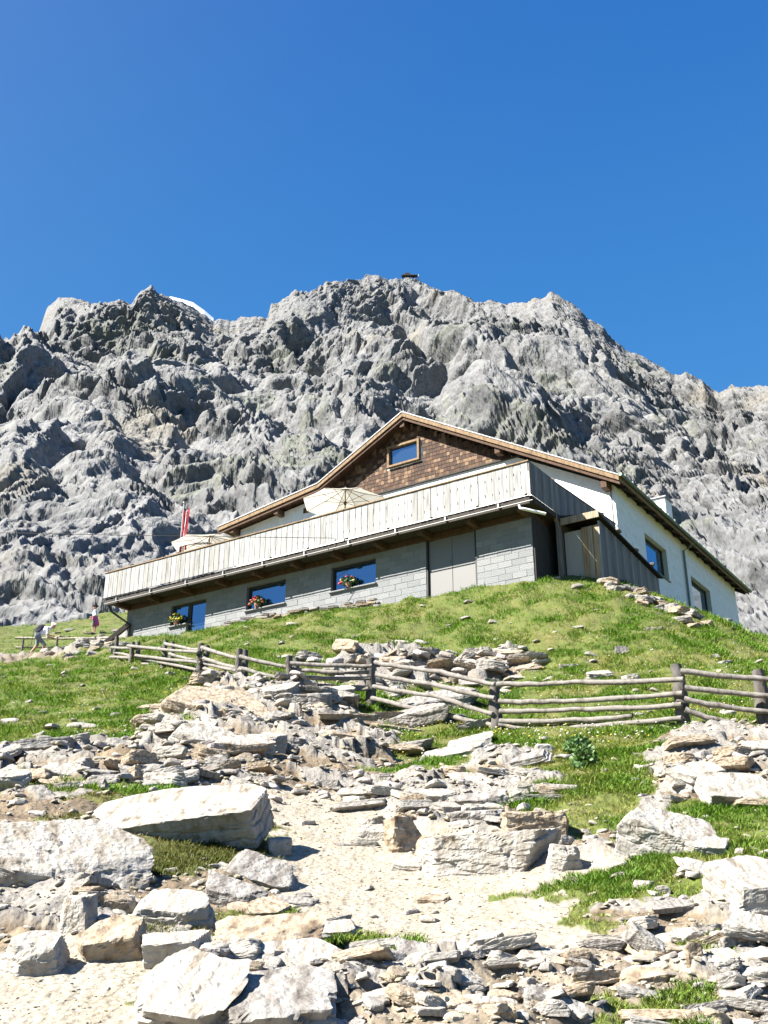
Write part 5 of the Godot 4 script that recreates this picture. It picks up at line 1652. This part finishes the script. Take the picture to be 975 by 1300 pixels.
func hand_bones(w: Vector3, dir: Vector3, out: Vector3, c: Color) -> Array:
	var side := dir.cross(out).normalized()
	var r := [[w, w + dir * 0.08, 0.026, 0.034, c]]
	for k in 4:
		var root := w + dir * 0.085 + side * (k - 1.5) * 0.019
		var ln: float = [0.062, 0.072, 0.068, 0.052][k]
		var bend := root + (dir * 0.85 + out * 0.3).normalized() * ln * 0.55
		r.append([root - dir * 0.02, bend, 0.0095, 0.009, c])
		r.append([bend, bend + (dir * 0.4 + out * 0.9).normalized() * ln * 0.5, 0.009, 0.008, c])
	var th := w + dir * 0.03 + side * -0.03
	r.append([th, th + (dir * 0.6 - side * 0.7).normalized() * 0.04, 0.012, 0.0105, c])
	r.append([th + (dir * 0.6 - side * 0.7).normalized() * 0.04, th + (dir * 1.0 - side * 0.5 + out * 0.4).normalized() * 0.07, 0.0105, 0.009, c])
	return r

func head_bones(c: Vector3, face: Vector3, up: Vector3, sk: Color, hair: Color) -> Array:
	var rt := face.cross(up).normalized()
	return [[c + up * 0.03 - face * 0.02, c + up * 0.04 - face * 0.03, 0.098, 0.098, hair], [c - up * 0.02 + face * 0.02, c - up * 0.085 + face * 0.045, 0.085, 0.05, sk],
		[c + up * 0.01 + face * 0.095, c - up * 0.03 + face * 0.118, 0.012, 0.016, sk], [c - up * 0.068 + face * 0.088 - rt * 0.02, c - up * 0.068 + face * 0.088 + rt * 0.02, 0.010, 0.010, Color(0.42, 0.14, 0.12)],
		[c + rt * 0.086 + up * 0.01, c + rt * 0.09 - up * 0.03, 0.018, 0.013, sk], [c - rt * 0.086 + up * 0.01, c - rt * 0.09 - up * 0.03, 0.018, 0.013, sk],
		[c + rt * 0.034 + face * 0.096 + up * 0.012, c + rt * 0.036 + face * 0.096 + up * 0.012, 0.011, 0.011, Color(0.03, 0.02, 0.02)], [c - rt * 0.034 + face * 0.096 + up * 0.012, c - rt * 0.036 + face * 0.096 + up * 0.012, 0.011, 0.011, Color(0.03, 0.02, 0.02)]]

func person(label: String, at: Vector3, turn: float, bones: Array, heads: Array, hands: Array) -> Node3D:
	var t := thing("person", label, "person", at)
	t.rotation.y = turn
	var v := PackedVector3Array()
	var n := PackedVector3Array()
	var c := PackedColorArray()
	skin(bones, 0.018, v, n, c, 0.05)
	skin(heads, 0.008, v, n, c, 0.015)
	for h in hands: skin(h, 0.005, v, n, c, 0.006)
	part("body", arr_mesh(v, n, c), M.skin, t)
	return t

func build_people() -> void:
	var sk := Color(0.45, 0.27, 0.19)
	# bent hiker, faces +x in its own axes
	var white := Color(0.62, 0.60, 0.68)
	var grey := Color(0.16, 0.18, 0.22)
	var dark := Color(0.03, 0.03, 0.045)
	var hip := Vector3(-0.10, 0.86, 0)
	var chest := Vector3(0.22, 1.16, 0)
	var neck := Vector3(0.38, 1.24, 0)
	var b := [[hip + Vector3(0, 0, -0.07), hip + Vector3(0, 0, 0.07), 0.135, 0.135, grey], [hip, chest, 0.135, 0.155, white], [chest + Vector3(0.04, 0.02, -0.12), chest + Vector3(0.04, 0.02, 0.12), 0.085, 0.085, white], [chest, neck, 0.10, 0.055, white], [neck, neck + Vector3(0.06, 0.05, 0), 0.05, 0.05, sk]]
	for s in [-1.0, 1.0]:
		var knee: Vector3 = Vector3(0.06 + s * 0.16, 0.47, s * 0.10)
		var ank: Vector3 = Vector3(-0.02 + s * 0.20 - (0.12 if s < 0 else 0.0), 0.08, s * 0.10)
		b.append([hip + Vector3(0, -0.04, s * 0.09), knee, 0.095, 0.075, grey])
		b.append([knee, ank, 0.058, 0.040, sk])
		b.append([ank, ank + Vector3(0.16, -0.035, 0), 0.05, 0.04, dark])
		var sh: Vector3 = chest + Vector3(0.05, 0.02, s * 0.17)
		var el: Vector3 = sh + Vector3(0.02, -0.28, s * 0.06)
		b.append([sh, el, 0.058, 0.045, white])
		b.append([el, el + Vector3(0.20, -0.04, 0), 0.042, 0.032, sk])
	var hands := []
	for s in [-1.0, 1.0]: hands.append(hand_bones(chest + Vector3(0.26, -0.30, s * 0.23), Vector3(0.95, -0.1, 0).normalized(), Vector3(0, -1, 0), sk))
	var hd := head_bones(Vector3(0.50, 1.36, 0), Vector3(0.93, -0.36, 0), Vector3(0.36, 0.93, 0), sk, white)
	var hx := Vector3(-14.95, 0, -42.25)
	hx.y = ground_y(hx.x, hx.z)
	var p := person("hiker in white cap and grey shorts bent under a dark backpack", hx, 0.25, b, hd, hands)
	var cap := part("cap", rock_mesh(9, Vector3(0.27, 0.13, 0.23), 10, 5.0, 0.0, 0.0), M.white_cloth, p, Transform3D(Basis(Vector3.BACK, -0.35), Vector3(0.50, 1.43, 0)))
	cap.set_meta("label", "white sun cap")
	var bp := part("backpack", rock_mesh(21, Vector3(0.52, 0.26, 0.34), 14, 7.0, 0.0, 0.02), M.pack, p, Transform3D(Basis(Vector3.BACK, 0.75), Vector3(-0.06, 1.19, 0)))
	bp.set_meta("label", "dark rucksack")
	var pl := thing("trekking_pole", "thin dark trekking pole planted beside the bent hiker", "trekking pole", hx + Vector3(-0.28, 0, 0.25))
	part("shaft", tube([Vector3(0, 0.0, 0), Vector3(0.06, 1.0, 0)], [0.009, 0.012], 6), M.frame_dark, pl)
	part("grip", tube([Vector3(0.06, 0.98, 0), Vector3(0.066, 1.1, 0)], [0.02, 0.02], 7), M.pack, pl)
	# woman with a pink jacket tied about her waist, faces -x
	var blue := Color(0.42, 0.50, 0.60)
	var pink := Color(0.42, 0.06, 0.26)
	var w := [[Vector3(0.0, 0.92, -0.07), Vector3(0.0, 0.92, 0.07), 0.135, 0.135, pink], [Vector3(0, 0.98, 0), Vector3(-0.02, 1.28, 0), 0.12, 0.135, blue], [Vector3(-0.02, 1.34, -0.12), Vector3(-0.02, 1.34, 0.12), 0.075, 0.075, blue], [Vector3(-0.02, 1.36, 0), Vector3(-0.03, 1.47, 0), 0.06, 0.048, sk], [Vector3(0.05, 0.95, 0), Vector3(0.13, 0.62, 0.02), 0.13, 0.15, pink]]
	for s in [-1.0, 1.0]:
		var knee: Vector3 = Vector3(-0.06 * s, 0.48, s * 0.08)
		w.append([Vector3(0, 0.86, s * 0.075), knee, 0.09, 0.065, Color(0.10, 0.09, 0.10)])
		w.append([knee, Vector3(-0.04 * s + 0.02, 0.08, s * 0.08), 0.056, 0.038, sk])
		w.append([Vector3(-0.04 * s + 0.02, 0.07, s * 0.08), Vector3(-0.04 * s - 0.13, 0.04, s * 0.08), 0.045, 0.036, dark])
		w.append([Vector3(-0.02, 1.34, s * 0.17), Vector3(0.04, 1.08, s * 0.21), 0.05, 0.042, blue])
		w.append([Vector3(0.04, 1.08, s * 0.21), Vector3(-0.16, 0.98, s * 0.18), 0.038, 0.028, sk])
	var hw := []
	for s in [-1.0, 1.0]: hw.append(hand_bones(Vector3(-0.17, 0.975, s * 0.18), Vector3(-0.9, -0.35, 0).normalized(), Vector3(0, -1, 0), sk))
	var wx := Vector3(-16.43, 0, -54.79)
	wx.y = ground_y(wx.x, wx.z)
	var p2 := person("person in pale blue top with a magenta jacket round the waist", wx, 0.3, w, head_bones(Vector3(-0.04, 1.60, 0), Vector3(-1, -0.05, 0).normalized(), Vector3(0, 1, 0), sk, Color(0.05, 0.03, 0.02)), hw)
	part("hat", tube([Vector3(-0.03, 1.66, 0), Vector3(-0.03, 1.675, 0), Vector3(-0.03, 1.68, 0), Vector3(-0.03, 1.76, 0), Vector3(-0.03, 1.78, 0)], [0.18, 0.18, 0.105, 0.10, 0.05], 18), M.pack, p2)

# ---------------------------------------------------------------- materials
func build_materials() -> void:
	var nrm_rock := normal_tex(41, 0.03, 7.0, 512)
	var nrm_fine := normal_tex(42, 0.05, 5.0, 256)
	var pale := ramp_tex(51, 0.014, [lin(0.045, 0.033, 0.023), lin(0.175, 0.145, 0.108), lin(0.24, 0.215, 0.182), lin(0.28, 0.262, 0.232), lin(0.30, 0.285, 0.258), lin(0.31, 0.298, 0.275), lin(0.275, 0.258, 0.23)], 512, 1.0, 2.6, 7, 0.09)
	var grey := ramp_tex(52, 0.02, [lin(0.045, 0.038, 0.032), lin(0.13, 0.115, 0.10), lin(0.21, 0.195, 0.178), lin(0.25, 0.24, 0.222), lin(0.29, 0.275, 0.25)], 512, 1.0, 3.0, 6, 0.08)
	var tan_ := ramp_tex(53, 0.018, [lin(0.07, 0.045, 0.03), lin(0.19, 0.14, 0.09), lin(0.29, 0.235, 0.17), lin(0.33, 0.28, 0.215), lin(0.34, 0.31, 0.26)], 512, 1.0, 2.0, 6, 0.09)
	M.rock_pale = tex_mat(pale, nrm_rock, Vector3.ONE * 1.3, 0.92)
	M.rock_grey = tex_mat(grey, nrm_rock, Vector3.ONE * 0.9, 0.9)
	M.rock_tan = tex_mat(tan_, nrm_rock, Vector3.ONE * 0.9, 0.92)
	var speck := ramp_tex(54, 0.06, [Color(0.55, 0.55, 0.55), Color(0.86, 0.85, 0.84), Color(1, 1, 1)], 512, 1.0, 1.0, 5, 0.12)
	M.land = tex_mat(speck, nrm_rock, Vector3.ONE * 0.8, 0.95, true, Color.WHITE, 1.3)
	M.land.vertex_color_use_as_albedo = true
	M.cliff = tex_mat(speck, normal_tex(44, 0.02, 9.0, 1024, 1.0, 2.6), Vector3.ONE * 0.03, 0.95, true, Color.WHITE, 2.2)
	M.cliff.vertex_color_use_as_albedo = true
	M.rubble = mat(Color.WHITE, 0.95)
	M.rubble.vertex_color_use_as_albedo = true
	M.grass = mat(Color.WHITE, 0.75)
	M.grass.vertex_color_use_as_albedo = true
	M.grass.backlight_enabled = true
	M.grass.backlight = Color(0.25, 0.3, 0.08)
	M.grass.cull_mode = BaseMaterial3D.CULL_DISABLED
	M.leaf = mat(lin(0.05, 0.11, 0.02), 0.6)
	M.leaf.backlight_enabled = true
	M.leaf.backlight = Color(0.2, 0.28, 0.06)
	M.leaf.cull_mode = BaseMaterial3D.CULL_DISABLED
	M.bark = mat(lin(0.12, 0.08, 0.05), 0.9)
	var grain := ramp_tex(61, 0.03, [Color(0.55, 0.53, 0.5), Color(0.8, 0.79, 0.77), Color(0.93, 0.92, 0.91), Color(1, 1, 1)], 256, 1.0, 10.0, 4, 0.04)
	var grain_n := normal_tex(62, 0.04, 3.0, 256, 1.0, 10.0)
	var up := Vector3(2.2, 0.9, 2.2)
	M.board = []
	for k in 4: M.board.append(tex_mat(grain, grain_n, up, 0.85, true, [lin(0.37, 0.378, 0.385), lin(0.40, 0.41, 0.415), lin(0.32, 0.322, 0.32), lin(0.38, 0.387, 0.39)][k]))
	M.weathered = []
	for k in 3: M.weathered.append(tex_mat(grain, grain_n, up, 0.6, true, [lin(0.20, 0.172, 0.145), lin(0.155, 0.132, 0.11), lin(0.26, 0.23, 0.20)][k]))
	M.plank = []
	for k in 3: M.plank.append(tex_mat(grain, grain_n, up, 0.85, true, [lin(0.42, 0.30, 0.17), lin(0.40, 0.33, 0.24), lin(0.46, 0.34, 0.20)][k]))
	M.panel = tex_mat(speck, nrm_fine, Vector3.ONE * 1.5, 0.9, true, lin(0.50, 0.48, 0.42))
	M.timber_dark = tex_mat(grain, grain_n, up, 0.85, true, lin(0.045, 0.036, 0.030))
	M.timber_brown = tex_mat(grain, grain_n, Vector3(0.9, 2.4, 0.9), 0.85, true, lin(0.10, 0.052, 0.028))
	M.timber_tan = tex_mat(grain, grain_n, Vector3(0.9, 2.4, 0.9), 0.85, true, lin(0.27, 0.18, 0.10))
	M.log_grey = tex_mat(grain, grain_n, Vector3(0.9, 5.0, 0.9), 0.9, true, lin(0.13, 0.12, 0.11))
	M.log_rail = tex_mat(grain, grain_n, Vector3(0.9, 5.0, 0.9), 0.9, true, lin(0.23, 0.215, 0.20))
	M.log_pale = tex_mat(grain, grain_n, Vector3(0.9, 5.0, 0.9), 0.9, true, lin(0.50, 0.45, 0.38))
	M.shingle = []
	for k in 5: M.shingle.append(tex_mat(grain, grain_n, Vector3(4, 1.6, 4), 0.85, true, [lin(0.050, 0.024, 0.013), lin(0.085, 0.042, 0.021), lin(0.125, 0.066, 0.033), lin(0.23, 0.145, 0.085), lin(0.065, 0.031, 0.017)][k]))
	M.block = []
	for k in 3: M.block.append(tex_mat(speck, nrm_fine, Vector3.ONE * 1.6, 0.95, true, [lin(0.30, 0.314, 0.328), lin(0.275, 0.288, 0.302), lin(0.325, 0.338, 0.35)][k]))
	M.mortar = tex_mat(speck, nrm_fine, Vector3.ONE * 2.0, 0.95, true, lin(0.28, 0.29, 0.30))
	M.plaster = tex_mat(speck, nrm_fine, Vector3.ONE * 0.8, 0.95, true, lin(0.82, 0.82, 0.81), 0.4)
	M.plaster.albedo_texture = ramp_tex(71, 0.012, [Color(0.92, 0.91, 0.89), Color(0.98, 0.98, 0.97), Color(1, 1, 1)], 256, 1.0, 1.0, 5, 0.05)
	M.reveal = mat(lin(0.50, 0.47, 0.34), 0.9)
	M.door_grey = mat(lin(0.16, 0.155, 0.15), 0.5)
	M.frame_dark = mat(lin(0.022, 0.018, 0.015), 0.6)
	M.glass = mat(lin(0.14, 0.26, 0.42), 0.04, 0.9)
	M.roofing = tex_mat(speck, nrm_fine, Vector3.ONE, 0.55, true, lin(0.45, 0.45, 0.45))
	M.metal = mat(lin(0.20, 0.20, 0.21), 0.45, 0.7)
	M.metal_pale = mat(lin(0.30, 0.30, 0.30), 0.45, 0.3)
	M.metal_green = mat(lin(0.12, 0.16, 0.12), 0.5, 0.3)
	M.plastic = mat(lin(0.70, 0.70, 0.68), 0.4)
	M.canvas = mat(lin(0.78, 0.78, 0.75), 0.9)
	M.canvas.backlight_enabled = true
	M.canvas.backlight = Color(0.7, 0.69, 0.64)
	M.canvas.cull_mode = BaseMaterial3D.CULL_DISABLED
	M.red = mat(lin(0.48, 0.025, 0.035), 0.85)
	M.white_cloth = mat(lin(0.72, 0.71, 0.72), 0.9)
	M.pack = mat(lin(0.025, 0.025, 0.045), 0.8)
	M.flower_red = mat(lin(0.50, 0.02, 0.03), 0.7)
	M.flower_pink = mat(lin(0.60, 0.12, 0.14), 0.7)
	M.flower_cream = mat(lin(0.65, 0.55, 0.30), 0.7)
	M.flower_yellow = mat(lin(0.65, 0.48, 0.03), 0.7)
	M.pot = mat(lin(0.25, 0.13, 0.08), 0.85)
	M.skin = mat(Color.WHITE, 0.8)
	M.skin.vertex_color_use_as_albedo = true

# ---------------------------------------------------------------- the scene
func _ready() -> void:
	rng.seed = 20240
	# camera
	var cam := Camera3D.new()
	cam.name = "camera"
	cam.fov = 54.28
	cam.near = 0.1
	cam.far = 4000.0
	cam.position = Vector3(0, EYE, 0)
	cam.rotation_degrees = Vector3(22.298, 0, 0)
	add_child(cam)
	cam.current = true
	# sky and exposure
	var to_sun := -Vector3(0.669, -0.707, -0.229)
	var sky_im := Image.create(512, 256, false, Image.FORMAT_RGBF)
	for sy in 256:
		var el := PI * 0.5 - (sy + 0.5) / 256.0 * PI
		for sx in 512:
			var az := (sx + 0.5) / 512.0 * TAU
			var dir := Vector3(sin(az) * cos(el), sin(el), -cos(az) * cos(el))
			var c := Color(0.0016, 0.030, 0.134).lerp(Color(0.038, 0.134, 0.258), pow(1.0 - maxf(dir.y, 0.0), 1.2))
			if dir.y < 0.0: c = c.lerp(Color(0.08, 0.09, 0.09), clampf(-dir.y * 8.0, 0, 1))
			var glow := pow(maxf(dir.dot(to_sun), 0.0), 3.0)
			sky_im.set_pixel(sx, sy, c + Color(0.066, 0.064, 0.052) * glow)
	var sky_mat := PanoramaSkyMaterial.new()
	sky_mat.panorama = ImageTexture.create_from_image(sky_im)
	var sky := Sky.new()
	sky.sky_material = sky_mat
	var env := Environment.new()
	env.background_mode = Environment.BG_SKY
	env.sky = sky
	env.tonemap_mode = Environment.TONE_MAPPER_LINEAR
	env.tonemap_exposure = 3.7
	env.sdfgi_enabled = true
	env.ssao_enabled = true
	env.ssil_enabled = true
	var we := WorldEnvironment.new()
	we.name = "environment"
	we.environment = env
	add_child(we)
	# sun: from the viewer's side of the hut, lighting its front and leaving its flank in shade
	var sun := DirectionalLight3D.new()
	sun.name = "sun"
	sun.light_energy = 1.6
	sun.light_color = Color(1.0, 0.98, 0.94)
	sun.light_angular_distance = 0.5
	sun.shadow_enabled = true
	add_child(sun)
	sun.look_at_from_position(Vector3.ZERO, Vector3(0.669, -0.707, -0.229), Vector3.UP)
	hut_xf = Transform3D(Basis(Vector3.UP, deg_to_rad(-34.261)), Vector3(4.51, 13.91 - UPB, -28.46))
	n_lump = noise(1, 0.55, 3)
	n_rough = noise(2, 3.2, 4)
	n_ridge = noise(3, 1.3, 4, true)
	n_patch = noise(4, 0.35, 4)
	n_fine = noise(5, 2.6, 5)
	n_warp = noise(6, 0.16, 3)
	n_ledge = noise(7, 0.9, 3)
	n_slab = cells(8, 1.1)
	n_lush = noise(9, 0.75, 3)
	var t0 := Time.get_ticks_msec()
	build_materials()
	print("materials ", Time.get_ticks_msec() - t0)
	solve_land()
	solve_cover()
	print("solved ", Time.get_ticks_msec() - t0)
	build_mountain()
	print("mountain ", Time.get_ticks_msec() - t0)
	build_land()
	print("land ", Time.get_ticks_msec() - t0)
	build_stones()
	print("stones ", Time.get_ticks_msec() - t0)
	build_hut()
	build_around_hut()
	print("hut ", Time.get_ticks_msec() - t0)
	build_fences()
	build_shrubs()
	build_people()
	print("people ", Time.get_ticks_msec() - t0)
	build_grass()
	print("grass ", Time.get_ticks_msec() - t0)
